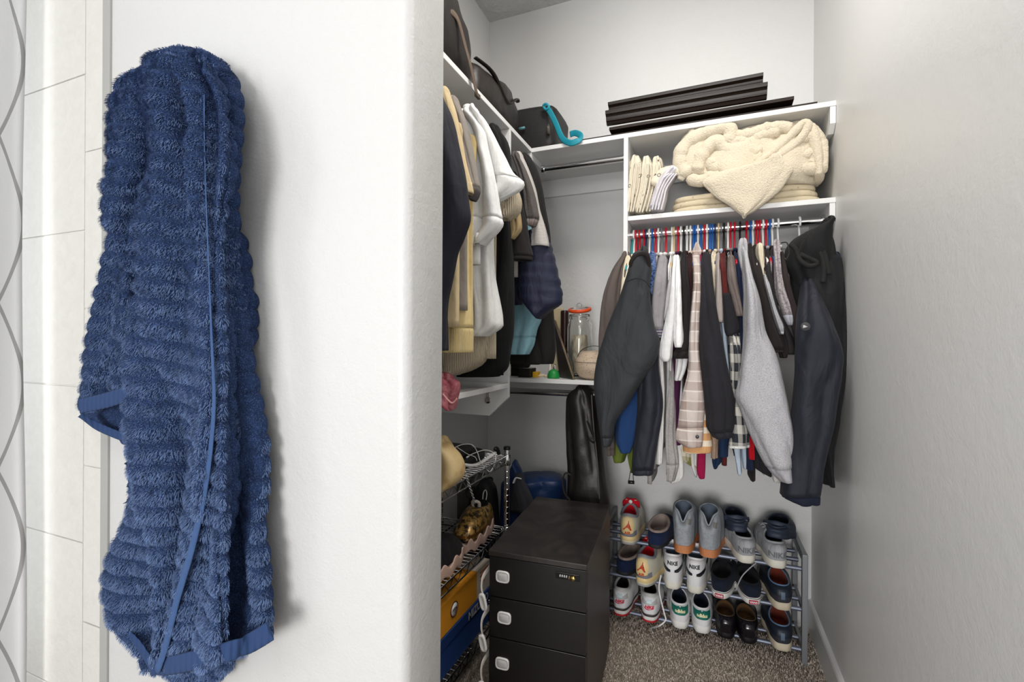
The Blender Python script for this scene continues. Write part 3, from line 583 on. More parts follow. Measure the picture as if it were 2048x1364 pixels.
b.build('hood_fold', fab('black_shell3', '#222222', rough=.8), t)
b = MB(); b.tube(smoothpath([at(1562, 486, Y=1.86), at(1573, 485, Y=1.85), at(1577, 495, Y=1.84), at(1578, 508, Y=1.84), at(1573, 518, Y=1.84)], 20), .0022, 6); b.tube([at(1568, 516, Y=1.84), at(1575, 521, Y=1.84)], .003, 6); b.build('drawcord', plain('black_cord', '#1c1c1c', .7), t)
bv = None
b = MB(); pc = at(1611, 653, Y=1.737)
b.lathe([(.0001, 0), (.0135, 0), (.0135, .0015), (.0001, .0015)], pc, 28, M=Matrix.Rotation(-PI / 2, 4, 'X')); b.build('badge', fab('grey_badge', '#4b4b4d'), t)
b = MB(); vs = [pc + Vector((x, -.001, z)) for x, z in ((-.008, -.006), (.007, -.001), (-.006, .005))]; b.prism(vs, (0, -.001, 0)); b.build('badge_mark', plain('pale_print', '#b8b8b8', .5), t)
G('jacket', 'black jacket body pressed to the wall behind the large black hoodie', 'jacket', fab('deep_navy', '#12141f'), 'navy', 1657, [('body_front', [(600, 1668, 1684), (780, 1660, 1682), (880, 1644, 1666), (958, 1640, 1663)], 2.06, .08)], short='jacket behind the large black hoodie', zh=.85, nobody=True)
# --- on the left rod, nearest first
L = dict(lrod=True, hw=.2, th=.015)
puff = fab('navy_puffer_shell', '#20243a', rough=.45)
knit = fab('cream_rib_knit', '#cbbda5', '#b5a68c', 'rib', 1.0, bump=.002); ylw = fab('pale_yellow_knit', '#ddc691'); aqua = fab('aqua_fleece', '#8fbcc9')
G('coat', 'dark navy coat nearest on the left rod', 'coat', fab('navy_coat', '#1c1d28', rough=.7), 'black', 0, [('sleeve', [(196, 868, 884), (230, 866, 901), (280, 864, 914), (352, 862, 930), (400, 862, 936), (439, 862, 939), (480, 862, 925), (505, 862, 914), (560, 862, 902), (610, 862, 892), (700, 860, 890)], 1.12, .07, {'amp': .003})], short='navy coat', ybar=1.15, zh=1.3, **L)
G('polo_shirt', 'beige polo shirt hanging second on the left rod', 'shirt', fab('beige_cotton', '#cdb892'), 'beige', 0, [('sleeve', [(187, 884, 898), (215, 888, 908), (260, 896, 919), (320, 908, 930), (372, 922, 944), (386, 930, 946)], 1.20, .04, {'amp': .002})], short='beige polo shirt', ybar=1.21, zh=1.3, **L)
G('shirt', 'grey shirt with a rolled dark-edged sleeve on the left rod', 'shirt', fab('warm_grey', '#8f8780'), 'red', 0, [('sleeve', [(205, 900, 916), (240, 908, 930), (300, 922, 944), (350, 932, 954), (372, 936, 959), (388, 936, 958), (400, 940, 950)], 1.25, .045, {'amp': .002, 'split': 372, 'cuffmat': fab('dark_edge', '#55504e'), 'grow': 1.04})], short='grey shirt with the rolled sleeve', ybar=1.26, zh=1.35, **L)
G('sweater', 'pale yellow sweater with a long ribbed sleeve on the left rod', 'sweater', ylw, 'white', 0, [('sleeve', [(420, 905, 936), (500, 908, 938), (570, 902, 938), (620, 896, 941), (660, 892, 943), (704, 886, 943)], 1.29, .07, {'amp': .004, 'split': 652, 'cuffmat': fab('yellow_rib', '#d6c08c', None, 'rib', .8)})], short='pale yellow sweater', ybar=1.3, zh=1.3, **L)
G(TS, 'white oversized t-shirt with an embroidered sleeve, nearer of the two', 'shirt', wht, 'white', 0, [('sleeve', [(232, 918, 945), (260, 932, 968), (300, 940, 976), (350, 944, 988), (400, 938, 998), (436, 934, 1006), (452, 934, 1006), (474, 932, 986), (489, 942, 968)], 1.33, .075, {'amp': .008, 'split': 436})], short='nearer white oversized t-shirt', ybar=1.35, zh=1.5, **L)
G(TS, 'white oversized t-shirt with a wide square sleeve, farther of the two', 'shirt', fab('white_cotton_b', '#e2e2e0'), 'white', 0, [('sleeve', [(222, 930, 955), (240, 936, 972), (275, 948, 992), (310, 956, 1008), (345, 966, 1026), (362, 970, 1046), (378, 974, 1042), (395, 982, 1012), (402, 986, 1000)], 1.39, .075, {'amp': .008, 'split': 356}), ('body_front', [(420, 930, 985), (500, 934, 985), (560, 940, 990), (600, 942, 996), (640, 944, 1001), (655, 944, 1000), (672, 944, 975)], 1.42, .08, {'amp': .006, 'folds': 4})], short='farther white oversized t-shirt', ybar=1.41, zh=1.3, **L)
G('sweater', 'cream chunky ribbed sweater hem under the white t-shirt', 'sweater', knit, 'white', 0, [('body_front', [(600, 880, 985), (660, 880, 980), (690, 884, 978), (725, 884, 968), (742, 886, 940), (750, 887, 912)], 1.46, .12, {'amp': .004, 'folds': 2}), ('sleeve', [(380, 1000, 1035), (400, 1000, 1042), (425, 998, 1038), (438, 996, 1020)], 1.47, .06, {'amp': .003})], short='cream ribbed sweater', ybar=1.47, zh=1.2, **L)
G('dress', 'long plain black dress hanging behind the white t-shirts', 'dress', fab('deep_black', '#0d0d0e'), 'black', 0, [('front', [(262, 985, 1000), (300, 992, 1018), (420, 990, 1020), (480, 984, 1024), (560, 984, 1025), (650, 972, 1025), (700, 955, 1020), (735, 925, 1016), (752, 915, 1000)], 1.55, .10, {'amp': .003})], short='long black dress', ybar=1.54, zh=1.14, **L)
G(TS, 'washed black t-shirt with a hemmed sleeve on the left rod', 'shirt', fab('soft_black', '#242021'), 'white', 0, [('sleeve', [(395, 1030, 1042), (430, 1030, 1050), (480, 1026, 1058), (513, 1022, 1066), (520, 1023, 1064)], 1.6, .06, {'split': 512, 'amp': .002})], short='washed black t-shirt on the left rod', ybar=1.59, zh=1.5, **L)
G('blouse', 'tan ruffled blouse edge between the ribbed sweater and dark tee', 'blouse', fab('tan_blouse', '#a8926b'), 'beige', 0, [('sleeve', [(400, 1012, 1036), (435, 1018, 1042), (460, 1020, 1043), (478, 1022, 1030)], 1.565, .04, {'amp': .004})], short='tan ruffled blouse', ybar=1.56, zh=1.6, **L)
G(TS, 'faded charcoal t-shirt with a brown cuff beside the light grey knit', 'shirt', fab('faded_charcoal', '#5b5654', '#45413f', 'heather'), 'black', 0, [('sleeve', [(314, 1026, 1038), (340, 1034, 1052), (380, 1044, 1066), (420, 1050, 1075), (436, 1054, 1077), (452, 1058, 1070)], 1.625, .05, {'split': 434, 'cuffmat': taupe})], short='faded charcoal t-shirt', ybar=1.63, zh=1.5, **L)
G('sweater', 'light grey fine-striped knit sweater above the navy puffer', 'sweater', fab('grey_rib_stripe', '#c2bdb8', '#9a9592', 'stripe', .18), 'white', 0, [('sleeve', [(314, 1030, 1046), (340, 1040, 1058), (380, 1054, 1072), (420, 1062, 1080), (460, 1064, 1092), (492, 1062, 1098)], 1.665, .05, {'amp': .002})], short='light grey striped knit', ybar=1.67, zh=1.5, **L)
t = G('puffer_jacket', 'navy quilted puffer jacket with a fat sleeve on the left rod', 'jacket', puff, 'black', 0, [('sleeve', [(470, 1060, 1094), (500, 1050, 1105), (540, 1044, 1114), (575, 1038, 1122), (600, 1042, 1124), (612, 1052, 1116), (624, 1066, 1096), (632, 1074, 1086)], 1.71, .12, {'amp': .003, 'quilt': (.042, .008), 'bottom': 'dome'})], short='navy puffer jacket', ybar=1.72, zh=1.4, **L)
G('sweatshirt', 'aqua blue fleece sweatshirt cuff under the navy puffer sleeve', 'sweatshirt', aqua, 'teal', 0, [('sleeve', [(560, 1030, 1046), (600, 1027, 1066), (630, 1027, 1084), (660, 1026, 1074), (690, 1022, 1068), (708, 1024, 1058)], 1.83, .07, {'amp': .004, 'split': 668})], short='aqua fleece sweatshirt', ybar=1.83, zh=1.35, **L)
G('coat', 'long black coat hanging last on the left rod by the bare wall', 'coat', fab('black_coat', '#1b1918', rough=.75), 'black', 0, [('sleeve', [(318, 1042, 1062), (335, 1050, 1072), (370, 1060, 1082), (420, 1068, 1090), (470, 1074, 1098), (560, 1070, 1102), (640, 1062, 1108), (700, 1058, 1110), (727, 1056, 1106)], 1.90, .09, {'amp': .004, 'folds': 2}), ('front', [(480, 1020, 1060), (620, 1020, 1062), (720, 1022, 1062), (735, 1024, 1058)], 1.95, .06)], short='long black coat', ybar=1.92, zh=1.16, **L)
# ---------------------------------------------------------------- shoe rack
RX0, RX1 = -.43, .348; TIER = (.374, .214, .055)
t = thing('shoe_rack', (-.04, 2.28, 0), 'three-tier grey metal shoe rack full of shoes on the back wall', 'shoe rack')
rackm = plain('grey_painted_metal', '#8d9094', .4, .6); railm = plain('rail_metal', '#7e8494', .45, .7)
for x in (RX0, RX1):
    b = MB(); b.box((x - .004, 2.155, 0), (x + .016, 2.18, .432)); b.box((x - .004, 2.39, 0), (x + .016, 2.41, .432)); b.box((x - .003, 2.18, .40), (x + .015, 2.39, .432)); b.box((x, 2.18, .19), (x + .012, 2.39, .21)); b.box((x, 2.18, .03), (x + .012, 2.39, .05))
    b.build('side_frame', rackm, t, False, .002)
for z in TIER:
    for y in (2.185, 2.27, 2.36):
        b = MB(); b.tube([(RX0, y, z - .009), (RX1, y, z - .009)], .0085, 16); b.build('rail', railm, t, True, auto=40)
# ---------------------------------------------------------------- shoes
def shoe(label, px, tier, S, yaw=0, y=2.125, dx=0, z=None, short=None, group=None, roll=0, tilt=0):
    p0 = at(px, 1100, Y=y); P = Vector((p0.x + dx, y, (TIER[tier] if z is None else z) + .0005))
    t = thing(S['name'], tuple(P), label, 'shoe', group)
    M = Matrix.Translation(P) @ Matrix.Rotation(math.radians(yaw), 4, 'Z') @ Matrix.Rotation(math.radians(tilt), 4, 'X') @ Matrix.Rotation(math.radians(roll), 4, 'Y')
    L, Wd, sh = S.get('L', .285), S.get('W', .102), S['sole']; N = 64
    def wf(q): s = min(1, max(0, (q - .32) / .38)); s = s * s * (3 - 2 * s); return .80 + .20 * s - .05 * math.exp(-((q - .4) / .12) ** 2)
    def outl(a, k=1.0, z=0):
        yy = L * (.5 - .5 * math.cos(a)); q = yy / L
        xx = Wd / 2 * math.copysign(abs(math.sin(a)) ** .58, math.sin(a)) * wf(q); xx += .004 * math.sin(PI * q)
        return Vector((xx * k, L / 2 + (yy - L / 2) * (1 - (1 - k) * .5), z + .012 * max(0, q - .8) ** 1.5 * 5))
    bk, fr, dip = S['back'], S['front'], S.get('dip', .02); yc, ly, lx = S.get('yc', .27) * L, S.get('ly', .2) * L, S.get('lx', .3) * Wd
    def coll(a, k=1.0, dz=0):
        tw = (1 - math.cos(a)) / 2
        zc = sh + bk * (1 - tw) + fr * tw - dip * math.sin(a) ** 2
        if S.get('notch'): zc -= S['notch'] * math.exp(-(math.atan2(math.sin(a), math.cos(a)) / .38) ** 2)
        return Vector((lx * k * math.sin(a), yc - ly * k * math.cos(a), zc + dz))
    AN = [2 * PI * j / N for j in range(N)]
    mats = S['mats']
    def B(mb, nm, mt, par=None, **k):
        mb.v = [tuple(M @ Vector(v)) for v in mb.v]; return mb.build(nm, mt, par or t, True, **k)
    # sole
    so = MB(); h = sh
    if S.get('ridge'):
        R = [[outl(a, 1.03 + (.018 if (j % 2) else 0), z) for j, a in enumerate([2 * PI * q / 128 for q in range(128)])] for z in (0, .003, h - .003, h)]
        so.rings(R)
    else: so.rings([[outl(a, k, z) for a in AN] for k, z in ((.97, 0), (1.02, .003), (1.035, h * .5), (1.02, h - .002), (.98, h))])
    B(so, 'sole', mats['sole'], auto=50)
    for nm, z0, z1, mt in S.get('bands', []):
        bb = MB(); bb.rings([[outl(a, k, z) for a in AN] for k, z in ((1.036, z0), (1.048, z0 + .001), (1.048, z1 - .001), (1.036, z1))], False, False); B(bb, nm, mt)
    # upper
    up = MB(); R = []; K = 14
    for i in range(K + 1):
        s = i / K; ring = []
        for a in AN:
            tw = (1 - math.cos(a)) / 2; pw = 2.7 - 1.3 * tw
            f = s ** pw; g = math.sin(PI / 2 * s) ** (1.0 - .25 * tw); o = outl(a, 1.0); c = coll(a)
            bul = .006 * math.sin(PI * s) * (1 - tw)
            p = Vector((o.x * (1 - f) + c.x * f, o.y * (1 - f) + c.y * f, h - .002 + o.z * (1 - s) + (c.z - h) * g))
            nrm = Vector((math.sin(a), -math.cos(a), 0)); p += nrm * bul
            w = noise.noise(Vector((p.x * 30 + px, p.y * 30, p.z * 30))) * .0012; p += nrm * w
            if S.get('slouch'): p += Vector((0, .012 * math.sin(s * 5 + px), 0)) * s * (1 - tw)
            ring.append(p)
        R.append(ring)
    up.rings(R, False, False); bv_up = BVHTree.FromPolygons([Vector(v) for v in up.v], up.f)
    B(up, 'upper', mats['upper'])
    # inside
    li = MB(); R = [[coll(a, k, dz) for a in AN] for k, dz in ((1.0, .0005), (.93, .002), (.88, -.006))]
    for q in (.3, .6, .85, 1):
        R.append([Vector((lambda c: (c.x * (1 + .1 * q), c.y + (.1 * L * q * (1 - math.cos(a)) / 2 if True else 0), c.z + (h + .010 - c.z) * q))(coll(a, .86))) for a in AN])
    li.rings(R, False, True); B(li, 'lining', mats['lining'])
    co = MB(); co.tube([coll(a, .985, .001) for a in AN], S.get('rim', .0035), 8, closed=True); B(co, 'collar', mats.get('collar', mats['upper']))
    # heel panel etc. as shells lifted from the upper
    def shell(nm, pts, mt, lift=.0015, thick=True, org_y=-.06, par=None, dirv=(0, 1, 0)):
        vs, fs = fine_poly([(x, 0, z) for x, z in pts]); m2 = MB(); decal(m2, bv_up, vs, fs, (0, org_y, 0), (1, 0, 0), (0, 0, 1), dirv, lift); return B(m2, nm, mt, par)
    for nm, pts, mt, lift in S.get('shells', []): shell(nm, pts, mt, lift)
    for nm, s_, size, zc, mt, kw in S.get('texts', []):
        vs, fs = text_mb(s_, size, bold=kw.get('bold', 0), shear=kw.get('shear', 0)); m2 = MB()
        decal(m2, bv_up, [v + Vector((kw.get('dx', 0), 0, 0)) for v in vs], fs, (0, -.06, zc), (1, 0, 0), (0, 0, 1), (0, 1, 0), kw.get('lift', .003)); B(m2, nm, mt)
    # label on the sole
    if S.get('sole_label'):
        w, z0, z1, mt, txt, tm = S['sole_label']; m2 = MB(); m2.box((-w, -.0062, z0), (w, .012, z1)); B(m2, 'heel_label', mt, bevel=.0005)
        vs, fs = text_mb(txt, .011, bold=.0003); m3 = MB(); m3.add([v + Vector((0, -.0066, (z0 + z1) / 2)) for v in vs], fs); B(m3, 'label_lettering', tm)
    # tongue
    if S.get('tongue'):
        th, tw_ = S['tongue']; c = coll(PI); m2 = MB(); R = []
        for q in range(10):
            f = q / 9; w = tw_ * max(.25, (1 - f ** 5)) ** .5; zz = c.z - .02 + (th + .02) * f; yy = c.y + .02 - .045 * f + .03 * f * f
            R.append([Vector((w * math.sin(a), yy + (.006 * math.cos(a)) - .014 * (1 - abs(math.sin(a))) * f, zz)) for a in [2 * PI * j / 20 for j in range(20)]])
        m2.rings(R); B(m2, 'tongue', mats.get('tongue', mats['lining']))
        if S.get('tongue_mark'):
            m3 = MB(); m3.lathe([(.0001, 0), (.007, 0), (.009, .001), (.007, .002)], (0, c.y - .02, c.z + th * .62), 16, M=Matrix.Rotation(PI / 2, 4, 'X')); B(m3, 'tongue_mark', mats['mark'])
    if S.get('laces'):
        c = coll(PI); m2 = MB(); n_l = 5
        for q in range(n_l):
            y0 = c.y + .012 + q * (L * .30 / n_l); pts = []
            for k in range(9):
                x = (-1 + 2 * k / 8) * .026; hh = bv_up.ray_cast(Vector((x, y0 + (.006 if q % 2 else -.006) * (k / 4 - 1), .4)), Vector((0, 0, -1)))
                if hh[0] is not None: pts.append(hh[0] + Vector((0, 0, .003)))
            if len(pts) > 2: m2.tube(pts, .0026, 6)
        zt = c.z + .008
        for s in (-1, 1): m2.tube(smoothpath([(0, c.y + .005, zt), (s * .018, c.y - .005, zt + .012), (s * .03, c.y + .01, zt + .004), (s * .014, c.y + .014, zt - .002), (0, c.y + .006, zt)], 20), .0022, 6)
        B(m2, 'laces', mats['laces'])
    if S.get('strap'):
        m2 = MB(); pts = []
        for k in range(21):
            a = -PI * .5 + PI * k / 20; pts.append(Vector((lx * 1.25 * math.sin(a), yc - .2 * L * math.cos(a) - .006, sh + bk + .016 - .008 * abs(math.sin(a)))))
        m2.tube(pts, .0035, 10, flat=3.2); B(m2, 'heel_strap', mats['strap'])
    if S.get('pull'):
        w, z0, z1, mt = S['pull']; shell('heel_tab', [(-w, z0), (w, z0), (w, z1), (-w, z1)], mt, .004)
    if S.get('stripe'):   # dark swoosh running from the heel along both sides
        m2 = MB()
        for s in (-1, 1):
            vs, fs = fine_poly([(.005, 0, h + .054), (.005, 0, h + .045), (.02, 0, h + .044), (.034, 0, h + .050), (.043, 0, h + .066), (.046, 0, h + .090), (.041, 0, h + .088), (.034, 0, h + .068), (.02, 0, h + .056)]); vs = [Vector((v.x * s + (.003 * s), 0, v.z)) for v in vs]
            decal(m2, bv_up, vs, fs, (0, -.06, 0), (1, 0, 0), (0, 0, 1), (0, 1, 0), .0018)
        B(m2, 'side_stripe', mats['stripe'])
    return t
sx = lambda n_, h_, **k: fab(n_, h_, **k)
leath_w = plain('white_leather', '#e4e4e6', .38, bump=.0003, scale=250); rub_c = plain('cream_rubber', '#dcd8cc', .55); rub_w = plain('white_rubber', '#e2e0dc', .5)
navyr = fab('navy_felt', '#1b2746'); fleece = fab('taupe_fleece', '#9a8b83', '#8a7b73', 'heather'); suede = fab('grey_blue_suede', '#a2a7ad', '#8f959d', 'speckle', .4, bump=.001)
blkf = fab('shoe_black', '#17181c'); nvs = fab('shoe_navy', '#1a2130'); jred = fab('shoe_red', '#d01226'); dkg = plain('dark_grey_leather', '#7d7f86', .5)
bone = plain('bone_leather', '#c8c4b3', .5, bump=.0004, scale=120); sand = plain('sand_leather', '#e3c890', .45, bump=.0003, scale=150); orr = plain('orange_red_print', '#c4451d', .5)
jump = [(-.016, -.010), (-.012, -.012), (-.004, -.004), (.001, -.003), (.010, -.013), (.014, -.012), (.006, .001), (.003, .006), (.0045, .012), (.006, .019), (.0035, .019), (.001, .010), (-.003, .004), (-.008, -.003)]
def JS():
    z0 = .034
    return dict(name='high_top_sneaker', L=.30, W=.112, sole=.036, back=.085, front=.10, dip=.022, yc=.25, ly=.18, lx=.31, rim=.007, tongue=(.026, .040), tongue_mark=1, laces=1,
        mats=dict(sole=plain('cream_midsole', '#dcd2b4', .5), upper=bone, lining=jred, collar=dkg, tongue=jred, laces=fab('bone_lace', '#cfc8b4'), mark=rub_w),
        bands=[('outsole', 0, .008, plain('grey_outsole', '#9c9d9c', .6)), ('midsole_stripe', .016, .034, sand)],
        shells=[('heel_wing', [(-.036, z0), (.036, z0), (.036, z0 + .026), (.022, z0 + .022), (.0, z0 + .012), (-.022, z0 + .018), (-.036, z0 + .022)], dkg, .002),
                ('heel_panel', [(-.026, z0 + .016), (0, z0 + .01), (.024, z0 + .018), (.028, z0 + .05), (.02, z0 + .078), (0, z0 + .083), (-.02, z0 + .078), (-.028, z0 + .05)], sand, .0035),
                ('jumping_figure', [(x * 1.25, z * 1.3 + z0 + .046) for x, z in jump], orr, .0055)],
        texts=[('lettering', 'AIR', .017, z0 + .017, orr, dict(lift=.0055, bold=.0006))])
SLP = dict(name='slipper', L=.275, W=.108, sole=.018, back=.048, front=.075, dip=.006, yc=.33, ly=.27, lx=.37, rim=.0065, mats=dict(sole=plain('dark_sole', '#1d1d22', .7), upper=navyr, lining=fleece, collar=fleece))
CHK = dict(name='suede_boot', L=.295, W=.112, sole=.032, back=.135, front=.15, dip=.0, yc=.25, ly=.17, lx=.33, rim=.003, notch=.045, ridge=1, slouch=1,
    mats=dict(sole=plain('gum_rubber', '#c27c4e', .55), upper=suede, lining=fab('slate_lining', '#5d6876'), collar=suede),
    shells=[('side_patch', [(.018, .125), (.033, .12), (.034, .142), (.02, .145)], plain('taupe_patch', '#7d7872', .6), .0025)])
CLG = dict(name='clog', L=.27, W=.112, sole=.024, back=.016, front=.062, dip=.0, yc=.36, ly=.30, lx=.38, rim=.005, strap=1, mats=dict(sole=plain('navy_foam', '#2b3547', .6), upper=plain('navy_foam', '#2b3547', .6), lining=plain('navy_foam_dark', '#121b2d', .7), strap=plain('navy_foam', '#2b3547', .6)))
NKG = dict(name='sneaker', L=.29, W=.112, sole=.033, back=.060, front=.078, dip=.012, yc=.26, ly=.19, lx=.30, laces=1, rim=.0045,
    mats=dict(sole=rub_c, upper=fab('shoe_grey_nubuck', '#a5a7ab'), lining=blkf, collar=fab('shoe_grey_nubuck', '#a5a7ab'), laces=fab('grey_lace', '#a9aab2')),
    pull=(.009, .066, .09, fab('shoe_grey_light', '#b3b3b5')), texts=[('lettering', 'NIKE', .030, .053, fab('shoe_letter_grey', '#77797d'), dict(lift=.0025, bold=.0008))])
BLZ = dict(name='high_top_sneaker', L=.295, W=.104, sole=.030, back=.105, front=.115, dip=.012, yc=.25, ly=.17, lx=.31, laces=1, rim=.004, stripe=1, tongue=(.02, .028),
    mats=dict(sole=rub_c, upper=leath_w, lining=fab('shoe_pale_blue', '#7d8ca0'), collar=leath_w, laces=fab('white_lace', '#e3e3e3'), stripe=plain('black_leather', '#20252c', .4), tongue=leath_w),
    shells=[('heel_strip', [(-.006, .034), (.006, .034), (.006, .1), (-.006, .1)], leath_w, .003)],
    texts=[('lettering', 'NIKE', .019, .110, plain('black_print', '#1b2026', .5), dict(lift=.003, bold=.0009))])
VAN = dict(name='skate_shoe', L=.285, W=.108, sole=.030, back=.042, front=.062, dip=.004, yc=.29, ly=.23, lx=.36, laces=1, rim=.004, tongue=(.02, .03),
    mats=dict(sole=rub_w, upper=nvs, lining=blkf, collar=blkf, laces=fab('white_lace', '#e3e3e3'), tongue=blkf), bands=[('foxing_stripe', .024, .0265, plain('black_print', '#1b2026', .5))],
    sole_label=(.016, .006, .020, plain('label_red', '#b3173c', .5), 'VANS', plain('label_white', '#eeeeee', .5)))
NSN = dict(name='casual_shoe', L=.29, W=.112, sole=.032, back=.056, front=.08, dip=.01, yc=.27, ly=.2, lx=.32, laces=1, rim=.003, tongue=(.02, .028),
    mats=dict(sole=plain('worn_cream_rubber', '#c9bda6', .7), upper=plain('navy_leather', '#1a2331', .5, bump=.0004), lining=fab('rust_lining', '#74301f'), collar=plain('blue_piping', '#5c7694', .6), laces=fab('dark_lace', '#39495c'), tongue=fab('navy_mesh', '#24364c')),
    shells=[('heel_counter', [(-.044, .032), (.044, .032), (.044, .055), (-.044, .055)], plain('heel_counter', '#31323a', .55), .002)],
    pull=(.007, .046, .074, plain('grey_blue_tab', '#53677a', .6)))
NRD = dict(name='sneaker', L=.295, W=.108, sole=.034, back=.072, front=.085, dip=.014, yc=.26, ly=.185, lx=.30, laces=1, rim=.006, tongue=(.022, .03),
    mats=dict(sole=rub_w, upper=leath_w, lining=blkf, collar=plain('grey_leather', '#b5b4b4', .5), laces=fab('white_lace', '#e3e3e3'), tongue=jred),
    bands=[('outsole', 0, .009, plain('red_rubber', '#b01f25', .5)), ('midsole_stripe', .0235, .034, plain('dark_band', '#3b3534', .5))],
    shells=[('heel_cap', [(-.034, .075), (.034, .075), (.03, .094), (.01, .088), (-.01, .088), (-.03, .094)], plain('grey_leather', '#b5b4b4', .5), .0018), ('heel_badge', [(-.011, .082), (.011, .082), (.011, .096), (-.011, .096)], plain('silver_blue', '#b9ccd1', .4), .0035),
            ('swoosh', [(-.022, .062), (-.015, .055), (-.004, .053), (.022, .061), (.0, .0565), (-.012, .058), (-.017, .064)], plain('red_print', '#cf1740', .5), .0026)],
    texts=[('lettering', 'NIKE', .017, .066, plain('red_print', '#cf1740', .5), dict(lift=.0036, bold=.0009, shear=.2))])
ADI = dict(name='tennis_shoe', L=.29, W=.106, sole=.030, back=.062, front=.078, dip=.008, yc=.27, ly=.2, lx=.32, laces=1, rim=.0035, tongue=(.02, .028),
    mats=dict(sole=rub_w, upper=leath_w, lining=fab('navy_lining', '#1c2436'), collar=leath_w, laces=fab('white_lace', '#e3e3e3'), tongue=leath_w),
    shells=[('heel_tab', [(-.033, .066), (-.02, .061), (0, .060), (.02, .061), (.033, .066), (.034, .086), (.0, .090), (-.034, .086)], plain('green_leather', '#0e6b5d', .45), .0025)],
    texts=[('lettering', 'adidas', .0165, .076, plain('gold_print', '#e9dfae', .4), dict(lift=.0038, bold=.0006))])
LOF = dict(name='dress_shoe', L=.30, W=.106, sole=.026, back=.056, front=.062, dip=.010, yc=.27, ly=.2, lx=.34, rim=.002,
    mats=dict(sole=plain('black_sole', '#121114', .4), upper=plain('polished_black_leather', '#17141a', .18, coat=.3), lining=fab('brown_leather_lining', '#5a3f22'), collar=plain('brown_edge', '#4d4038', .5)))
G_R = 'shoes on the shoe rack'
shoe('cream basketball sneaker with red lining at the left end of the top tier', 1255, 0, JS(), 2)
shoe('navy slipper with taupe lining beside the cream sneaker on the top tier', 1308, 0, SLP, -8)
shoe('grey suede boot with gum sole, left one of the pair', 1365, 0, CHK, 0)
shoe('grey suede boot with gum sole, right one of the pair', 1416, 0, CHK, -3)
shoe('grey sneaker with big lettering across the heel, left one of the pair', 1494, 0, NKG, 8)
shoe('grey sneaker with big lettering across the heel, right one of the pair', 1556, 0, NKG, 6)
shoe('navy foam clog on top of the left grey sneaker', 1478, 0, CLG, 6, y=2.2, z=.468, tilt=-14)
shoe('navy foam clog on top of the right grey sneaker', 1549, 0, CLG, -14, y=2.19, z=.468, tilt=-14)
shoe('navy slipper with taupe lining at the left end of the middle tier', 1243, 1, SLP, -14, y=2.165)
shoe('cream basketball sneaker with red lining on the middle tier', 1284, 1, JS(), -10, y=2.105)
shoe('white high-top sneaker with dark side stripe, left one of the pair', 1345, 1, BLZ, 3)
shoe('white high-top sneaker with dark side stripe, right one of the pair', 1389, 1, BLZ, -3)
shoe('black and white skate shoe with red heel label, left one of the pair', 1439, 1, VAN, -8)
shoe('black and white skate shoe with red heel label, right one of the pair', 1507, 1, VAN, 9)
shoe('navy casual shoe with cream sole at the right end of the middle tier', 1566, 1, NSN, 4)
shoe('white sneaker with red sole and red heel mark, left one of the pair', 1240, 2, NRD, 0)
shoe('white sneaker with red sole and red heel mark, right one of the pair', 1299, 2, NRD, 3)
shoe('white tennis shoe with green heel tab, left one of the pair', 1361, 2, ADI, 6)
shoe('white tennis shoe with green heel tab, right one of the pair', 1405, 2, ADI, 4)
shoe('polished black dress shoe, left one of the pair', 1452, 2, LOF, 0)
shoe('polished black dress shoe, right one of the pair', 1499, 2, LOF, 4)
shoe('navy casual shoe with cream sole at the right end of the bottom tier', 1566, 2, NSN, 2)
b = MB(); pts = [at(1322, 1150, Y=2.12), at(1318, 1180, Y=2.10), at(1328, 1225, Y=2.09), at(1331, 1240, Y=2.08), at(1318, 1252, Y=2.07), at(1303, 1256, Z=.012), at(1306, 1266, Z=.012)]
b.tube(smoothpath(pts, 50), .0035, 8, flat=.5); o = b.build('loose_lace', fab('white_lace', '#e3e3e3')); tag(o, 'long white shoelace trailing from the white high-top down to the carpet', 'shoelace')
b = MB(); pts = [at(1512, 1126, Y=2.11), at(1500, 1136, Y=2.09), at(1486, 1150, Y=2.09), at(1478, 1164, Y=2.09), at(1472, 1180, Y=2.10)]
b.tube(smoothpath(pts, 30), .0022, 8); tag(b.build('loose_lace', fab('grey_lace', '#a9aab2')), 'thin grey lace dangling over the black and white skate shoes', 'shoelace')
# ---------------------------------------------------------------- drawer cabinet
MC_ = Matrix.Translation((-.329, 1.39, 0)) @ Matrix.Rotation(math.radians(3.6), 4, 'Z')
def cb(mb, a, b_, mi=0): mb.box(a, b_, mi, M=MC_)
n = NT('black_woodgrain'); v = n.noise(1, 5, .6, n.scalevec((120, 6, 6))); n.col(n.mix(v, lin('#1c1819'), lin('#302a2a'))); n.rough(.42); n.bump(v, .0005); M_bw = n.m
n = NT('dusty_black_top'); v = n.noise(7, 5, .7, dist=1.2); n.col(n.mix(n.ramp(v, .45, .75), lin('#231e1d'), lin('#3b3431'))); n.rough(.4); M_bt = n.m
M_bf = plain('black_drawer_front', '#0f0d0e', .38)
t = thing('drawer_cabinet', (-.48, 1.66, 0), 'black three-drawer cabinet with combination lock standing on the carpet', 'cabinet')
CW, CD, CH = .308, .55, .60
b = MB(); cb(b, (-CW, .02, .03), (-CW + .016, CD, CH - .018)); cb(b, (-.016, .02, .03), (0, CD, CH - .018)); cb(b, (-CW + .016, CD - .012, .03), (-.016, CD, CH - .018)); cb(b, (-CW + .016, .02, .03), (-.016, CD - .012, .046)); cb(b, (-CW + .01, .03, 0), (-.01, CD - .02, .03)); b.build('carcass', M_bw, t, False, .001)
b = MB(); cb(b, (-CW - .002, -.002, CH - .017), (.002, CD + .002, CH)); b.build('cabinet_top', M_bt, t, False, .002)
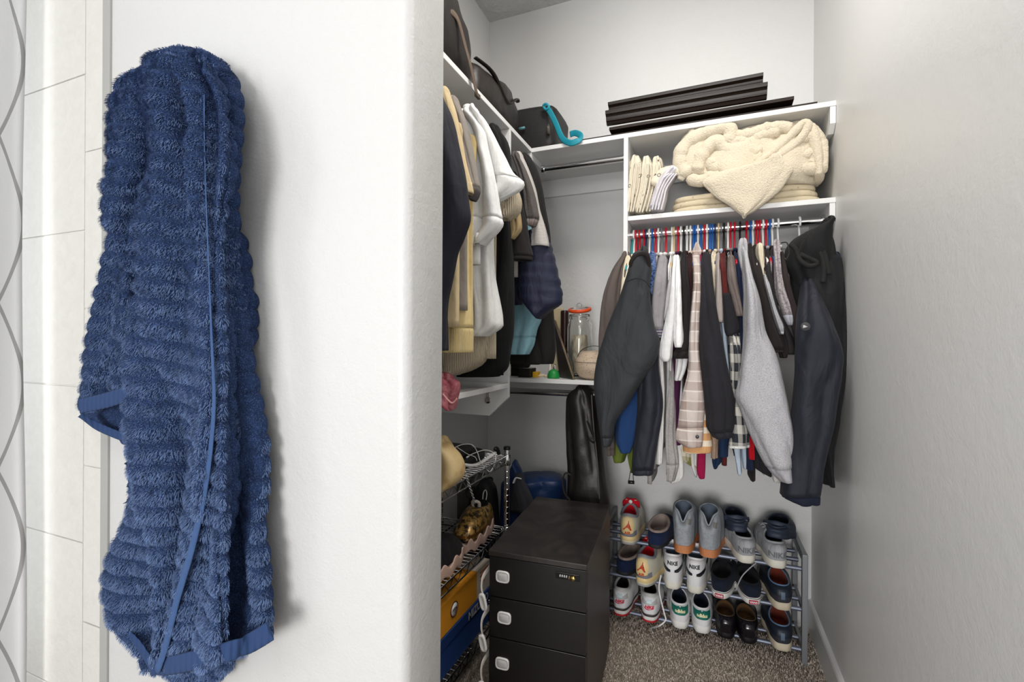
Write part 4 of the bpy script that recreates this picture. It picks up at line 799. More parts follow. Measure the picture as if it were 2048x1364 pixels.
dz = [(CH - .019, CH - .143), (CH - .146, CH - .270), (CH - .273, .034)]; latch = plain('white_plastic', '#e0dedc', .35); lgreyp = plain('grey_plastic', '#c6c6c6', .4)
for i, (z1, z0) in enumerate(dz):
    b = MB(); cb(b, (-CW + .001, 0, z0), (-.001, .0185, z1)); d = b.build('drawer', M_bf, t, False, .0012)
    zc = (z1 - .058) if i < 2 else z1 - .075
    # pad on the drawer face
    xo = -CW + .046 + (.006 if i == 1 else 0); m = MB(); N = 40
    def sq(hx, hz, y, e=.55): return [MC_ @ Vector((xo + hx * math.copysign(abs(math.cos(2 * PI * j / N)) ** e, math.cos(2 * PI * j / N)), y, zc + hz * math.copysign(abs(math.sin(2 * PI * j / N)) ** e, math.sin(2 * PI * j / N)))) for j in range(N)]
    m.rings([sq(.0225, .0185, 0), sq(.0225, .0185, -.004), sq(.021, .017, -.0055), sq(.0185, .0145, -.0055), sq(.018, .014, -.0045)], False, True); p = m.build('latch_pad', latch, d)
    m = MB(); m.rings([sq(.017, .013, -.0044), sq(.016, .012, -.0054), sq(.001, .001, -.0056)]); m.build('pad_face', lgreyp, d)
    # strap and buckle curling off the left side
    m = MB(); zs = zc - .02
    path = [MC_ @ Vector(p) for p in ((-CW - .002, .045, zs + .03), (-CW - .010, .02, zs + .025), (-CW - .019, -.005, zs + .008), (-CW - .017, -.02, zs - .012), (-CW - .009, -.03, zs - .03))]
    m.tube(smoothpath(path, 24), .008, 8, flat=.22, up=Vector((.8, .3, .45))); s = m.build('latch_strap', plain('strap_nylon', '#cfc8c2', .7), t)
    m = MB(); c0 = MC_ @ Vector((-CW - .006, -.036, zs - .05)); Mx = Matrix.Rotation(math.radians(-14), 4, 'Y')
    def rr(hx, hz, y): return [c0 + Mx @ Vector((hx * math.copysign(abs(math.cos(2 * PI * j / N)) ** .6, math.cos(2 * PI * j / N)), y, hz * math.copysign(abs(math.sin(2 * PI * j / N)) ** .6, math.sin(2 * PI * j / N)))) for j in range(N)]
    m.rings([rr(.009, .023, .005), rr(.0115, .026, .003), rr(.0115, .026, -.002), rr(.009, .023, -.005), rr(.0055, .018, -.005), rr(.005, .017, -.003)]); m.build('buckle', latch, s)
b = MB(); cb(b, (-.092, -.004, CH - .052), (-.020, .001, CH - .032)); lk = b.build('combination_lock', plain('lock_black', '#0e0d0e', .25), t, False, .0015)
for k in range(4):
    m = MB(); m.lathe([(.0025, -.002), (.004, -.001), (.004, .001), (.0025, .002)], MC_ @ Vector((-.078 + k * .0065, -.004, CH - .042)), 14, M=Matrix.Rotation(PI / 2, 4, 'Y')); m.build('number_dial', plain('dial_grey', '#a7a7a7', .4), lk)
m = MB(); m.lathe([(.0001, 0), (.006, 0), (.007, .002), (.007, .006), (.005, .008), (.0001, .008)], MC_ @ Vector((-.038, -.004, CH - .043)), 24, M=Matrix.Rotation(PI / 2, 4, 'X')); m.box((-.0378 - .34, 1.372, CH - .049), (-.0362 - .34, 1.386, CH - .036)); m.v = m.v
m.build('lock_knob', plain('brass', '#b9a46a', .3, 1), lk)
# ---------------------------------------------------------------- wire rack on the left
wr = thing('wire_rack', (-.94, 1.43, 0), 'chrome wire shelving rack standing behind the black cabinet along the left wall', 'rack')
WX0, WX1, WY0, WY1 = -1.11, -.785, .95, 1.864
for x in (WX0, WX1):
    for y in (WY0, WY1):
        b = MB(); prof = [(.0125, 0)]
        z = .01
        while z < .79: prof += [(.0125, z), (.0112, z + .0015), (.0125, z + .003)]; z += .025
        prof += [(.0125, .80)]; b.lathe(prof, (x, y, 0), 18); b.build('post', M_chrome, wr, True, auto=40)
        b = MB(); b.lathe([(.0135, 0), (.0145, .003), (.0145, .012), (.0125, .014)], (x, y, .80), 18); b.build('post_cap', plain('black_plastic', '#151515', .4), wr)
for z in (.775, .47, .145):
    b = MB(); cn = [(WX0, WY0), (WX1, WY0), (WX1, WY1), (WX0, WY1)]
    for i in range(4):
        p, q = cn[i], cn[(i + 1) % 4]
        for zz in (z, z - .032): b.tube([(p[0], p[1], zz), (q[0], q[1], zz)], .0032, 8)
        Ld = math.hypot(q[0] - p[0], q[1] - p[1]); k = int(Ld / .03); zig = []
        for j in range(k + 1): f = j / k; zig.append((p[0] + (q[0] - p[0]) * f, p[1] + (q[1] - p[1]) * f, z - (.0 if j % 2 else .032)))
        b.tube(zig, .0018, 6)
    k = 0; y = WY0
    while y < WY1: b.tube([(WX0, y, z), (WX1, y, z)], .0018, 6); y += .025
    for x in (WX0 + .1, WX0 + .21): b.tube([(x, WY0, z - .004), (x, WY1, z - .004)], .0028, 6)
    sh_ = b.build('wire_shelf', M_chrome, wr, True)
    for p in cn: c = MB(); c.lathe([(.0135, -.04), (.017, -.036), (.0165, .004), (.0135, .008)], (p[0], p[1], z), 18); c.build('collar', M_chrome, sh_)
# boxes
def face_text(mb, s, size, c, right, up, lift): 
    vs, fs = text_mb(s, size, bold=size * .03); R_, U_ = Vector(right), Vector(up); n_ = Vector(lift); mb.add([Vector(c) + R_ * v.x + U_ * v.z + n_ for v in vs], fs)
t = thing('shoe_box', (-.93, 1.5, .149), 'dark blue cardboard box with white lettering on the bottom wire shelf', 'box')
b = MB(); b.box((-1.06, 1.23, .149), (-.80, 1.72, .262)); b.build('box_base', plain('blue_card', '#173a74', .6, bump=.0003), t, False, .002)
b = MB(); b.box((-1.065, 1.225, .245), (-.796, 1.725, .285)); b.build('box_lid', plain('blue_card_lid', '#14336a', .6), t, False, .003)
b = MB(); face_text(b, 'MIZUNO', .042, (-.7945, 1.62, .262), (0, 1, 0), (0, 0, 1), (0, 0, 0)); b.build('lettering', plain('pale_print', '#b8b8b8', .5), t)
b = MB()
for k in range(3): b.box((-.7958, 1.26, .262 + k * .006), (-.7945, 1.33, .264 + k * .006))
b.build('stripes', plain('pale_print', '#b8b8b8', .5), t, False)
t = thing('cardboard_box', (-.93, 1.5, .286), 'orange and white printed box on top of the blue box', 'box')
n = NT('orange_box'); x, y, z = n.xyz(); n.col(n.mix(n.math('GREATER_THAN', y, .115), lin('#dd9426'), lin('#c9bfb3'))); n.rough(.5); M_ob = n.m
b = MB(); b.box((-1.05, 1.24, .286), (-.80, 1.73, .392)); b.build('carton', M_ob, t, False, .002)
b = MB(); b.lathe([(.026, 0), (.026, .0012), (.0215, .0012), (.0215, 0)], (-.799, 1.44, .342), 28, M=Matrix.Rotation(PI / 2, 4, 'Y'), caps=False); b.build('round_emblem_ring', plain('emblem_dark', '#6a3d25', .5), t)
b = MB(); b.lathe([(.0001, 0), (.021, 0), (.021, .001), (.0001, .001)], (-.799, 1.44, .342), 28, M=Matrix.Rotation(PI / 2, 4, 'Y')); b.build('round_emblem', plain('label_white', '#eeeeee', .5), t)
b = MB(); face_text(b, 'ARM', .016, (-.7975, 1.44, .342), (0, 1, 0), (0, 0, 1), (0, 0, 0)); b.build('emblem_lettering', plain('emblem_dark', '#6a3d25', .5), t)
b = MB()
for k, w in enumerate((.07, .05, .06, .04)): b.box((-.7995, 1.64, .372 - k * .014), (-.7985, 1.64 + w, .378 - k * .014))
b.build('print_lines', plain('rust_print', '#b4643c', .5), t, False)
b = MB(); b.box((-.97, 1.5, .392), (-.88, 1.56, .3928)); b.box((-.97, 1.58, .392), (-.86, 1.6, .3928)); b.build('top_print', plain('black_print', '#1b2026', .5), t, False)
# shoes on the wire rack
def wavy_shoe(label, P, yaw, up_m, sole_m, L=.29, gold=False):
    t = thing('chunky_sneaker', P, label, 'shoe'); M = Matrix.Translation(P) @ Matrix.Rotation(yaw, 4, 'Z'); N = 96; Wd = .11
    def o(a, k, z): q = .5 - .5 * math.cos(a); return M @ Vector((Wd / 2 * k * math.copysign(abs(math.sin(a)) ** .6, math.sin(a)), L * q + (1 - k) * 0, z))
    b = MB(); R = []
    for s in range(9):
        f = s / 8; R.append([o(2 * PI * j / N, 1.08 - .05 * abs(f - .5), .006 * (1 - f) * (1 + math.sin(j * 2 * PI / N * 11)) + f * (.042 + .012 * math.sin(j * 2 * PI / N * 11))) for j in range(N)])
    b.rings(R); b.build('sole', sole_m, t)
    b = MB(); R = []
    for s in range(12):
        f = s / 11; r = []
        for j in range(N):
            a = 2 * PI * j / N; tw = (1 - math.cos(a)) / 2; oo = Vector((Wd / 2 * math.copysign(abs(math.sin(a)) ** .6, math.sin(a)), L * tw, .04)); cc = Vector((.033 * math.sin(a), .09 - .055 * math.cos(a), .105 + .015 * tw)); ff = f ** (2.5 - tw); r.append(M @ Vector((oo.x * (1 - ff) + cc.x * ff, oo.y * (1 - ff) + cc.y * ff, oo.z + (cc.z - oo.z) * math.sin(PI / 2 * f))))
        R.append(r)
    b.rings(R, True, False); b.build('upper', up_m, t)
    b = MB(); R = [[M @ Vector((.033 * k * math.sin(a), .09 - .055 * k * math.cos(a), z)) for a in [2 * PI * j / 32 for j in range(32)]] for k, z in ((1, .115), (.9, .118), (.85, .06))]; b.rings(R, False, True); b.build('lining', fab('inner_black', '#0c0b0c'), t)
    b = MB(); b.tube(smoothpath([M @ Vector(p) for p in ((-.012, .13, .11), (-.014, .138, .135), (0, .142, .142), (.014, .138, .135), (.012, .13, .11))], 24), .007, 8, flat=.5); b.build('tongue', plain('pale_tongue', '#c7bbb1', .6), t)
    b = MB()
    for k in range(5): y = .155 + k * .022; b.tube(smoothpath([M @ Vector(p) for p in ((-.028, y, .085 - k * .005), (0, y + .008, .108 - k * .009), (.028, y, .085 - k * .005))], 10), .003, 6)
    b.build('laces', blkf, t)
    b = MB(); b.tube(smoothpath([M @ Vector(p) for p in ((-.006, .035, .10), (-.008, .02, .135), (0, .016, .15), (.008, .02, .135), (.006, .035, .10))], 20), .0022, 6); b.build('pull_loop', lgreyp, t)
    if gold:
        b = MB(); R = [[o(2 * PI * j / N, k, z) for j in range(N)] for k, z in ((1.02, .055), (1.03, .06), (1.02, .066))]; b.rings(R, False, False); b.build('trim', plain('copper_trim', '#a5763e', .35, .8), t)
    return t
pinks = plain('pink_foam', '#b59a8e', .6)
goldm = NT('gold_knit'); v = goldm.noise(60, 3, .7); goldm.col(goldm.mix(goldm.ramp(v, .4, .6), lin('#1d1712'), lin('#b08a4a'))); goldm.rough(.35); goldm.b.inputs['Metallic'].default_value = .4
wavy_shoe('gold and black sneaker with wavy pink sole on the middle wire shelf', (-.875, 1.855, .476), PI + .12, goldm.m, pinks, .30, True)
wavy_shoe('black sneaker with thick pale pink sole in front of the gold one', (-.845, 1.25, .476), .0, fab('mesh_black', '#141113'), plain('pale_pink_foam', '#c9a999', .6))
wavy_shoe('black laced sneaker behind the gold one on the middle wire shelf', (-1.03, 1.62, .476), PI + .1, fab('laced_black', '#1b1615'), plain('dark_foam', '#2a2422', .7))
# things on the top wire shelf
t = thing('storage_case', (-.93, 1.55, .779), 'flat black case on the top wire shelf', 'case'); b = MB(); rbox(b, (-1.08, 1.30, .779), (-.83, 1.80, .815), .012); b.build('case_base', plain('case_black', '#1b1a1b', .45), t)
b = MB(); rbox(b, (-1.06, 1.33, .8155), (-.86, 1.74, .840), .010); b.build('case_lid', plain('case_lid', '#252322', .5), t)
b = MB(); b.tube(smoothpath([at(926, 929, X=-.80), at(945, 931, X=-.80), at(962, 925, X=-.80), at(990, 906, X=-.81)], 30), .0085, 12, flat=.7); o = b.build('white_strap', plain('white_plastic', '#e0dedc', .35)); tag(o, 'curved white plastic arm with a black clip lying on the black case', 'strap')
b = MB(); p = at(992, 905, X=-.81); b.tube(smoothpath([p + Vector((0, -.01, .012)), p + Vector((0, .0, .018)), p + Vector((0, .018, .008)), p + Vector((0, .03, -.012))], 14), .008, 8); b.build('clip', plain('black_plastic', '#151515', .4), o)
b = MB(); pts = [at(908, 896, X=-.84), at(925, 889, X=-.84), at(945, 890, X=-.83), at(955, 905, X=-.80), at(962, 925, X=-.788), at(979, 943, X=-.785), at(990, 925, X=-.79), at(989, 908, X=-.8), at(970, 900, X=-.83), at(940, 910, X=-.84), at(935, 915, X=-.84)]
b.tube(smoothpath(pts, 90), .0016, 6); b.tube(smoothpath([at(915, 895, X=-.84), at(935, 908, X=-.84), at(950, 914, X=-.83), at(954, 922, X=-.82)], 30), .0014, 6); b.tube([at(933, 915, X=-.84), at(938, 912, X=-.84)], .0035, 8)
tag(b.build('charging_cable', plain('white_cable', '#e4e2df', .4)), 'thin white cable looped over the edge of the top wire shelf', 'cable')
b = MB()
for k in range(17):
    f = k / 16; p = at(930 + 20 * f, 945 + 60 * f, X=-.775); q = Matrix.Rotation(k * PI / 2, 4, 'Z'); b.tube([p + q @ Vector((.0032 * math.cos(a), 0, .0048 * math.sin(a))) for a in [2 * PI * j / 10 for j in range(10)]], .0011, 5, closed=True)
tag(b.build('chain', M_chrome), 'short silver chain dangling from the top wire shelf', 'chain')
t = thing('canvas_pouch', tuple(at(905, 985, X=-.79)), 'stained cream leather pouch slumped on the near end of the top wire shelf', 'bag')
n = NT('stained_cream'); v = n.noise(14, 4, .6); n.col(n.mix(n.ramp(v, .5, .72), lin('#d3b987'), lin('#a87a33'))); n.rough(.5)
b = MB(); yb = at(905, 935, X=-.79).y; cloth(b, [(884, 868, 890), (895, 864, 906), (915, 862, 922), (935, 862, 928), (955, 862, 925), (970, 864, 910), (984, 866, 893)], yb, .12, amp=.008, folds=2, seed=41, bottom='dome', step=.006); b.build('pouch_body', n.m, t)
# ---------------------------------------------------------------- bags on the floor, hanging bag
t = thing('garment_bag', tuple(at(1175, 780, Y=2.12)), 'long black garment bag hanging behind the black cabinet', 'garment bag'); M_gb = plain('bag_nylon', '#1d1a19', .45, bump=.001, scale=40)
b = MB(); cloth(b, [(777, 1152, 1178), (784, 1141, 1188), (800, 1134, 1191), (850, 1134, 1198), (900, 1137, 1206), (950, 1138, 1213), (1000, 1137, 1219), (1045, 1139, 1218)], 2.12, .14, amp=.007, seed=77, folds=4, bottom='dome'); b.build('bag_body', M_gb, t)
b = MB(); b.tube(smoothpath([at(1183, 790, Y=2.035), at(1187, 850, Y=2.032), at(1194, 920, Y=2.032), at(1199, 1000, Y=2.03)], 30), .003, 6); b.build('zipper', plain('zip_grey', '#4a4542', .5), t)
b = MB(); b.tube(smoothpath([at(1140, 1000, Y=2.05), at(1129, 985, Y=2.05), at(1126, 960, Y=2.05), at(1131, 946, Y=2.05), at(1142, 950, Y=2.05)], 24), .009, 8, flat=.35); b.build('carry_strap', plain('webbing', '#1f1c1b', .7), t)
hanger('black', Vector((at(1168, 780, Y=2.12).x, 2.12, 1.022)), .5, 'black wire hanger on the lower rod holding the black garment bag', None)
t = thing('laundry_bag', (-.8, 2.2, 0), 'dark blue nylon bag standing on the floor between wire rack and cabinet', 'bag'); M_bn = plain('blue_nylon', '#14315f', .45, bump=.003, scale=25)
b = MB(); cloth(b, [(955, 1020, 1120), (962, 1006, 1132), (1000, 1008, 1130), (1060, 1008, 1130), (1150, 1008, 1130), (1240, 1012, 1128)], 2.27, .26, amp=.012, seed=51, folds=4, bottom='dome'); b.build('bag_body', M_bn, t)
b = MB(); cloth(b, [(928, 1026, 1034), (940, 1020, 1042), (965, 1008, 1050), (1000, 1004, 1060), (1050, 1003, 1060), (1100, 1004, 1060)], 2.08, .09, amp=.006, seed=53, folds=2, bottom='dome'); b.build('side_pocket', M_bn, t)
b = MB(); cloth(b, [(955, 1028, 1046), (975, 1024, 1056), (1000, 1022, 1066), (1020, 1022, 1070)], 2.02, .05, amp=.004, seed=54, bottom='dome'); b.build('grey_flap', fab('grey_mesh', '#3a3b40'), t)
b = MB(); b.tube(smoothpath([at(1027, 966, Y=1.985), at(1032, 956, Y=1.98), at(1043, 958, Y=1.985)], 14), .007, 8, flat=.4); b.build('label_tag', plain('label_white', '#eeeeee', .5), t)
t = thing('backpack', (-1.0, 2.05, .0), 'black backpack with a looped strap behind the wire rack', 'backpack')
b = MB(); cloth(b, [(965, 962, 982), (975, 950, 990), (1010, 940, 994), (1060, 938, 995), (1200, 940, 995), (1290, 945, 992)], 2.02, .16, amp=.01, seed=61, folds=3, bottom='dome'); b.build('pack_body', plain('pack_black', '#121214', .6, bump=.001), t)
b = MB(); b.tube(smoothpath([at(965, 968, Y=1.93), at(958, 985, Y=1.92), at(945, 996, Y=1.92), at(934, 990, Y=1.92), at(936, 978, Y=1.93), at(950, 974, Y=1.93)], 30), .006, 8, flat=.5); b.build('shoulder_strap', plain('webbing', '#1f1c1b', .7), t)
t = thing('storage_bin', (-1.02, 2.18, .0), 'olive grey fabric bin behind the black backpack', 'bin'); b = MB(); cloth(b, [(955, 915, 965), (962, 900, 972), (1100, 900, 972), (1240, 905, 970)], 2.14, .10, amp=.004, seed=63, bottom='dome'); b.build('bin_body', fab('olive_canvas', '#6a675a'), t)
# ---------------------------------------------------------------- things on the lower back shelf
ZB = ZL
t = thing('glass_jar', (at(1159, 700, Y=2.28).x, 2.28, ZB), 'tall clear glass jar with orange rubber seal on the lower back shelf', 'jar'); c = Vector(t.location)
n = NT('jar_glass'); n.col((.97, .98, .96, 1)); n.rough(.03); n.b.inputs['Transmission Weight'].default_value = 1; n.b.inputs['IOR'].default_value = 1.45; M_gl = n.m
b = MB(); b.lathe([(.0001, .002), (.052, .002), (.060, .010), (.061, .02), (.061, .235), (.058, .255), (.048, .268), (.046, .275), (.05, .28), (.05, .300), (.046, .302), (.043, .300), (.043, .27), (.05, .258), (.057, .235), (.057, .02), (.05, .010), (.0001, .010)], c, 48); b.build('jar_body', M_gl, t)
Mt = Matrix.Translation((0, 0, .318)) @ Matrix.Rotation(math.radians(14), 4, 'X')
b = MB(); b.lathe([(.0001, .0), (.040, .0), (.047, .006), (.047, .014), (.030, .020), (.0001, .021)], c, 40, M=Mt); b.build('jar_lid', M_gl, t)
b = MB(); b.tube([c + Mt @ Vector((.049 * math.cos(a), .049 * math.sin(a), .006)) for a in [2 * PI * j / 48 for j in range(48)]], .0085, 10, closed=True); b.build('rubber_seal', plain('orange_rubber', '#e4501c', .45), t)
b = MB(); b.tube([c + Mt @ Vector((.012 * math.cos(a), 0, .028 + .010 * math.sin(a))) for a in [2 * PI * j / 20 for j in range(20)]], .0014, 6, closed=True)
b.tube([c + Vector((.0515 * math.cos(a), .0515 * math.sin(a), .29)) for a in [2 * PI * j / 40 for j in range(40)]], .0014, 6, closed=True); b.build('wire_clasp', M_steel, t)
t = thing('rolled_cloth', (c.x, c.y, ZB + .0105), 'pale crumpled cloth stored inside the tall glass jar', 'cloth'); b = MB(); R = []
for i in range(30):
    f = i / 29; R.append([c + Vector(((.036 + .012 * noise.noise(Vector((math.cos(a) * 2, math.sin(a) * 2, f * 8)))) * math.cos(a), (.036 + .012 * noise.noise(Vector((math.cos(a) * 2, math.sin(a) * 2, f * 8 + 5)))) * math.sin(a), .0115 + f * .19)) for a in [2 * PI * j / 40 for j in range(40)]])
b.rings(R); b.build('cloth', fab('jar_cloth', '#d9cfb8'), t)
x0 = at(1129, 700, Y=2.33).x
b = MB(); b.lathe([(.0001, 0), (.020, 0), (.021, .004), (.021, .318), (.018, .325), (.0001, .326)], (x0, 2.33, ZB), 28); tag(b.build('wooden_cylinder', plain('dark_mahogany', '#2c1511', .3), origin=(x0, 2.33, ZB)), 'dark mahogany cylinder standing left of the glass jar', 'cylinder')
b = MB(); p, q = at(1104, 700, Y=2.41), at(1126, 700, Y=2.41); b.box((p.x, 2.40, ZB), (q.x + .0, 2.425, ZB + .345)); tag(b.build('cutting_board', plain('cream_board', '#d9c9a3', .5), origin=(p.x, 2.41, ZB), bevel=.006, smooth=False), 'cream board leaning upright behind the mahogany cylinder', 'board')
t = thing('picture_frame', tuple(at(1138, 745, Y=2.12)), 'dark brown picture frame leaning back beside the speckled bowl', 'picture frame')
A, B_, C_, D_ = at(1123, 746, Y=2.17), at(1151, 746, Y=2.07), at(1112, 641, Y=2.19), at(1106, 636, Y=2.28)
A.z = B_.z = ZB + .001; nr = (B_ - A).cross(D_ - A).normalized() * .012
b = MB(); b.prism([A, B_, C_, D_], nr); b.build('frame_panel', plain('dark_brown_frame', '#241a14', .35), t, False, .002)
b = MB(); b.tube([B_ + nr * .5, C_ + nr * .5], .003, 8); b.build('frame_edge', plain('worn_gilt', '#8a7250', .4, .5), t)
c = Vector((at(1192, 700, Y=2.13).x, 2.13, ZB)); t = thing('speckled_bowl', tuple(c), 'speckled cream round basket with thin dark wires beside the charcoal jacket', 'bowl')
n = NT('speckled_stoneware'); v = n.noise(160, 3, .8); n.col(n.mix(n.ramp(v, .56, .66), lin('#c9b49c'), lin('#6e5f52'))); n.rough(.5)
b = MB(); b.lathe([(.0001, 0), (.05, .001), (.075, .012), (.09, .035), (.095, .06), (.092, .085), (.084, .1), (.081, .1), (.088, .08), (.09, .06), (.085, .035), (.07, .014), (.0001, .012)], c, 48); b.build('bowl_body', n.m, t)
b = MB(); b.lathe([(.083, .1), (.075, .118), (.055, .126), (.0001, .13)], c, 48, caps=False); b.build('bowl_lid', n.m, t)
b = MB(); b.tube(smoothpath([c + Vector((-.097, 0, .06)), c + Vector((-.06, -.05, .125)), c + Vector((0, -.06, .15)), c + Vector((.06, -.04, .14))], 24), .0015, 6); b.tube([c + Vector((.0955 * math.cos(a), .0955 * math.sin(a), .078)) for a in [2 * PI * j / 40 for j in range(40)]], .0009, 5, closed=True)
b.tube(smoothpath([c + Vector((-.10, -.005, .03)), c + Vector((-.112, 0, .09)), c + Vector((-.16, .03, .15)), c + Vector((-.17, .04, .17))], 20), .0018, 6); b.build('wire', plain('black_wire', '#191310', .5), t)
def blobthing(name, label, cat, c, r, h, m, k=1.0):
    b = MB(); b.lathe([(r * .93, 0), (r, h * .12), (r * .96, h * .4), (r * .78, h * .72), (r * .45, h * .93), (.0001, h)], c, 32); return tag(b.build(name, m, origin=c), label, cat)
gm = plain('green_silicone', '#178a3c', .5)
blobthing('green_dome', 'bright green half-round cup lying on the lower back shelf', 'cup', (at(1107, 748, Y=2.10).x, 2.10, ZB), .029, .042, gm)
blobthing('green_dome', 'second green cup half hidden behind the picture frame', 'cup', (at(1124, 745, Y=2.2).x, 2.2, ZB), .024, .040, gm)
p = at(1053, 748, Y=2.12); b = MB(); b.box((p.x - .030, 2.09, ZB), (p.x + .030, 2.17, ZB + .042)); b.box((p.x - .016, 2.089, ZB + .012), (p.x + .026, 2.091, ZB + .018)); tag(b.build('small_box', plain('black_carton', '#171311', .4), origin=(p.x, 2.1, ZB), bevel=.001, smooth=False), 'small black box under the aqua sweatshirt cuff', 'box')
p = at(1038, 740, Y=2.2); b = MB(); b.box((p.x - .028, 2.16, ZB), (p.x + .02, 2.24, ZB + .075)); tag(b.build('small_box', plain('black_carton_b', '#100e10', .5), origin=(p.x, 2.2, ZB), bevel=.001, smooth=False), 'taller black box behind the small black box', 'box')
p = at(1073, 745, Y=2.13); b = MB(); b.box((p.x - .013, 2.11, ZB), (p.x + .012, 2.15, ZB + .026)); tag(b.build('yellow_block', plain('yellow_plastic', '#d9a91c', .5), origin=(p.x, 2.12, ZB), bevel=.002, smooth=False), 'small yellow block between the black box and green cup', 'block')
p = at(1086, 747, Y=2.15); b = MB(); b.tube(smoothpath([(p.x - .018, 2.13, ZB + .006), (p.x, 2.15, ZB + .008), (p.x + .02, 2.14, ZB + .005)], 10), .006, 8); tag(b.build('pale_tube', plain('pale_beige_plastic', '#e0cdb0', .5), origin=(p.x, 2.14, ZB)), 'pale tube lying beside the yellow block', 'tube')
p = at(1106, 725, Y=2.2)
for k in (-1, 1): b = MB(); b.lathe([(.0001, 0), (.008, 0), (.008, .045), (.005, .05), (.005, .06), (.0001, .06)], (p.x + k * .011 - .003, 2.2, ZB), 16); tag(b.build('spice_bottle', M_gl if k > 0 else plain('striped_white', '#d8d4cc', .4), origin=(p.x + k * .011, 2.2, ZB)), ('clear' if k > 0 else 'white') + ' tiny bottle behind the green cup', 'bottle')
# pink cap on the lower left shelf
t = thing('pink_cap', tuple(at(900, 775, X=-.76)), 'dusty pink fabric cap hanging over the edge of the lower left shelf', 'cap')
b = MB(); yy = at(900, 785, X=-.73).y; cloth(b, [(757, 870, 905), (765, 868, 916), (780, 868, 917), (795, 874, 913), (806, 884, 911), (813, 897, 908)], yy, .07, amp=.006, seed=90, folds=2, bottom='dome', step=.005); b.build('cap_crown', fab('dusty_pink', '#b5757a', '#9c4f5c', 'blotch', 1.4), t)
b = MB(); b.tube(smoothpath([at(886, 788, Y=yy - .045), at(896, 800, Y=yy - .045), at(905, 806, Y=yy - .04), at(914, 797, Y=yy - .035)], 16), .004, 8, flat=.5); b.build('cap_trim', fab('pale_pink', '#cf9a97'), t)
# ---------------------------------------------------------------- things on the top shelf
def loftY(mb, secs, seed=0, amp=.012, n_=48, m=40):
    """bag shape lofted along Y: (y, x centre, half width, z base, height)"""
    rs = cr3([(s[0], s[1], s[2]) for s in secs], m); rs2 = cr3([(s[0], s[3], s[4]) for s in secs], m); R = []
    for a_, b_ in zip(rs, rs2):
        ring = []
        for j in range(n_):
            t_ = 2 * PI * j / n_; ct, st = math.cos(t_), math.sin(t_); e = .6
            x = a_.y + a_.z * math.copysign(abs(ct) ** e, ct); z = b_.y + b_.z / 2 + b_.z / 2 * math.copysign(abs(st) ** e, st)
            w = amp * noise.noise(Vector((x * 9 + seed, a_.x * 9, z * 9))) + amp * .5 * noise.noise(Vector((x * 26 + seed, a_.x * 26, z * 26)))
            if st < -.3: w = min(0, w) * .3
            ring.append(Vector((x + ct * w, a_.x, max(z + st * w, b_.y + .001))))
        R.append(ring)
    mb.rings(R)
bagm = plain('dark_bag_canvas', '#18110c', .6, bump=.0015, scale=60); bagm2 = plain('dark_bag_leather', '#1c140e', .5, bump=.001, scale=80)
t = thing('duffel_bag', (-.95, 1.2, ZT), 'large dark brown duffel bag nearest on the left top shelf', 'bag')
b = MB(); loftY(b, [(.93, -.95, .05, ZT, .1), (.96, -.95, .15, ZT, .34), (1.1, -.95, .19, ZT, .42), (1.3, -.94, .185, ZT, .40), (1.42, -.93, .17, ZT, .30), (1.50, -.92, .14, ZT, .16), (1.53, -.92, .05, ZT, .05)], 3); b.build('bag_body', bagm, t)
b = MB(); b.tube(smoothpath([at(900, 20, X=-.755), at(916, 40, X=-.75), at(930, 90, X=-.745), at(941, 130, X=-.735), at(950, 172, X=-.73), at(954, 190, X=-.728)], 40), .012, 8, flat=.2, up=Vector((1, 0, 0))); b.build('shoulder_strap', plain('brown_webbing', '#5a4a3d', .7), t)
b = MB(); p = at(903, 22, X=-.765); b.tube([p + Vector((.0, .03 * math.cos(a), .022 * math.sin(a))) for a in [2 * PI * j / 20 for j in range(20)]], .005, 8, closed=True); b.build('buckle', plain('bronze_buckle', '#1e1712', .25, .6), t)
b = MB(); p = at(955, 191, X=-.728); b.box((p.x - .005, p.y - .014, p.z - .008), (p.x + .005, p.y + .014, p.z + .006)); b.build('strap_end', plain('strap_end', '#4a3d33', .5), t, False, .001)
t = thing('duffel_bag', (-.95, 1.8, ZT), 'slouchy dark leather bag in the corner of the top shelf', 'bag')
b = MB(); loftY(b, [(1.54, -.93, .06, ZT, .06), (1.57, -.93, .14, ZT, .17), (1.7, -.94, .17, ZT, .19), (1.82, -.94, .175, ZT, .215), (1.94, -.95, .17, ZT, .21), (2.0, -.95, .14, ZT, .15), (2.03, -.95, .05, ZT, .06)], 8); b.build('bag_body', bagm2, t)
b = MB(); b.tube(smoothpath([(-.80, 1.58, ZT + .17), (-.775, 1.68, ZT + .16), (-.765, 1.80, ZT + .10), (-.765, 1.9, ZT + .16), (-.79, 1.98, ZT + .19)], 30), .01, 8, flat=.4); b.build('carry_handle', plain('dark_handle', '#1b1510', .45), t)
b = MB(); b.lathe([(.0001, 0), (.011, 0), (.011, .008), (.0001, .008)], at(958, 145, X=-.80), 16, M=Matrix.Rotation(PI / 2, 4, 'Y')); b.build('snap', plain('bronze_buckle', '#1e1712', .25, .6), t)
t = thing('cooler_bag', (-.77, 2.22, ZT), 'black zip bag with a turquoise ribbon in the corner of the top shelf', 'bag')
b = MB(); rbox(b, (-.905, 2.09, ZT + .001), (-.652, 2.36, ZT + .225), .035, amp=.008, seed=5); b.build('bag_body', plain('black_poly', '#120f0d', .6, bump=.001, scale=50), t)
b = MB(); b.tube(smoothpath([(-.885, 2.118, ZT + .208), (-.78, 2.112, ZT + .216), (-.69, 2.118, ZT + .212), (-.672, 2.14, ZT + .205), (-.67, 2.3, ZT + .205)], 40), .005, 8); b.build('zipper', plain('zip_coil', '#3b3735', .3), t)
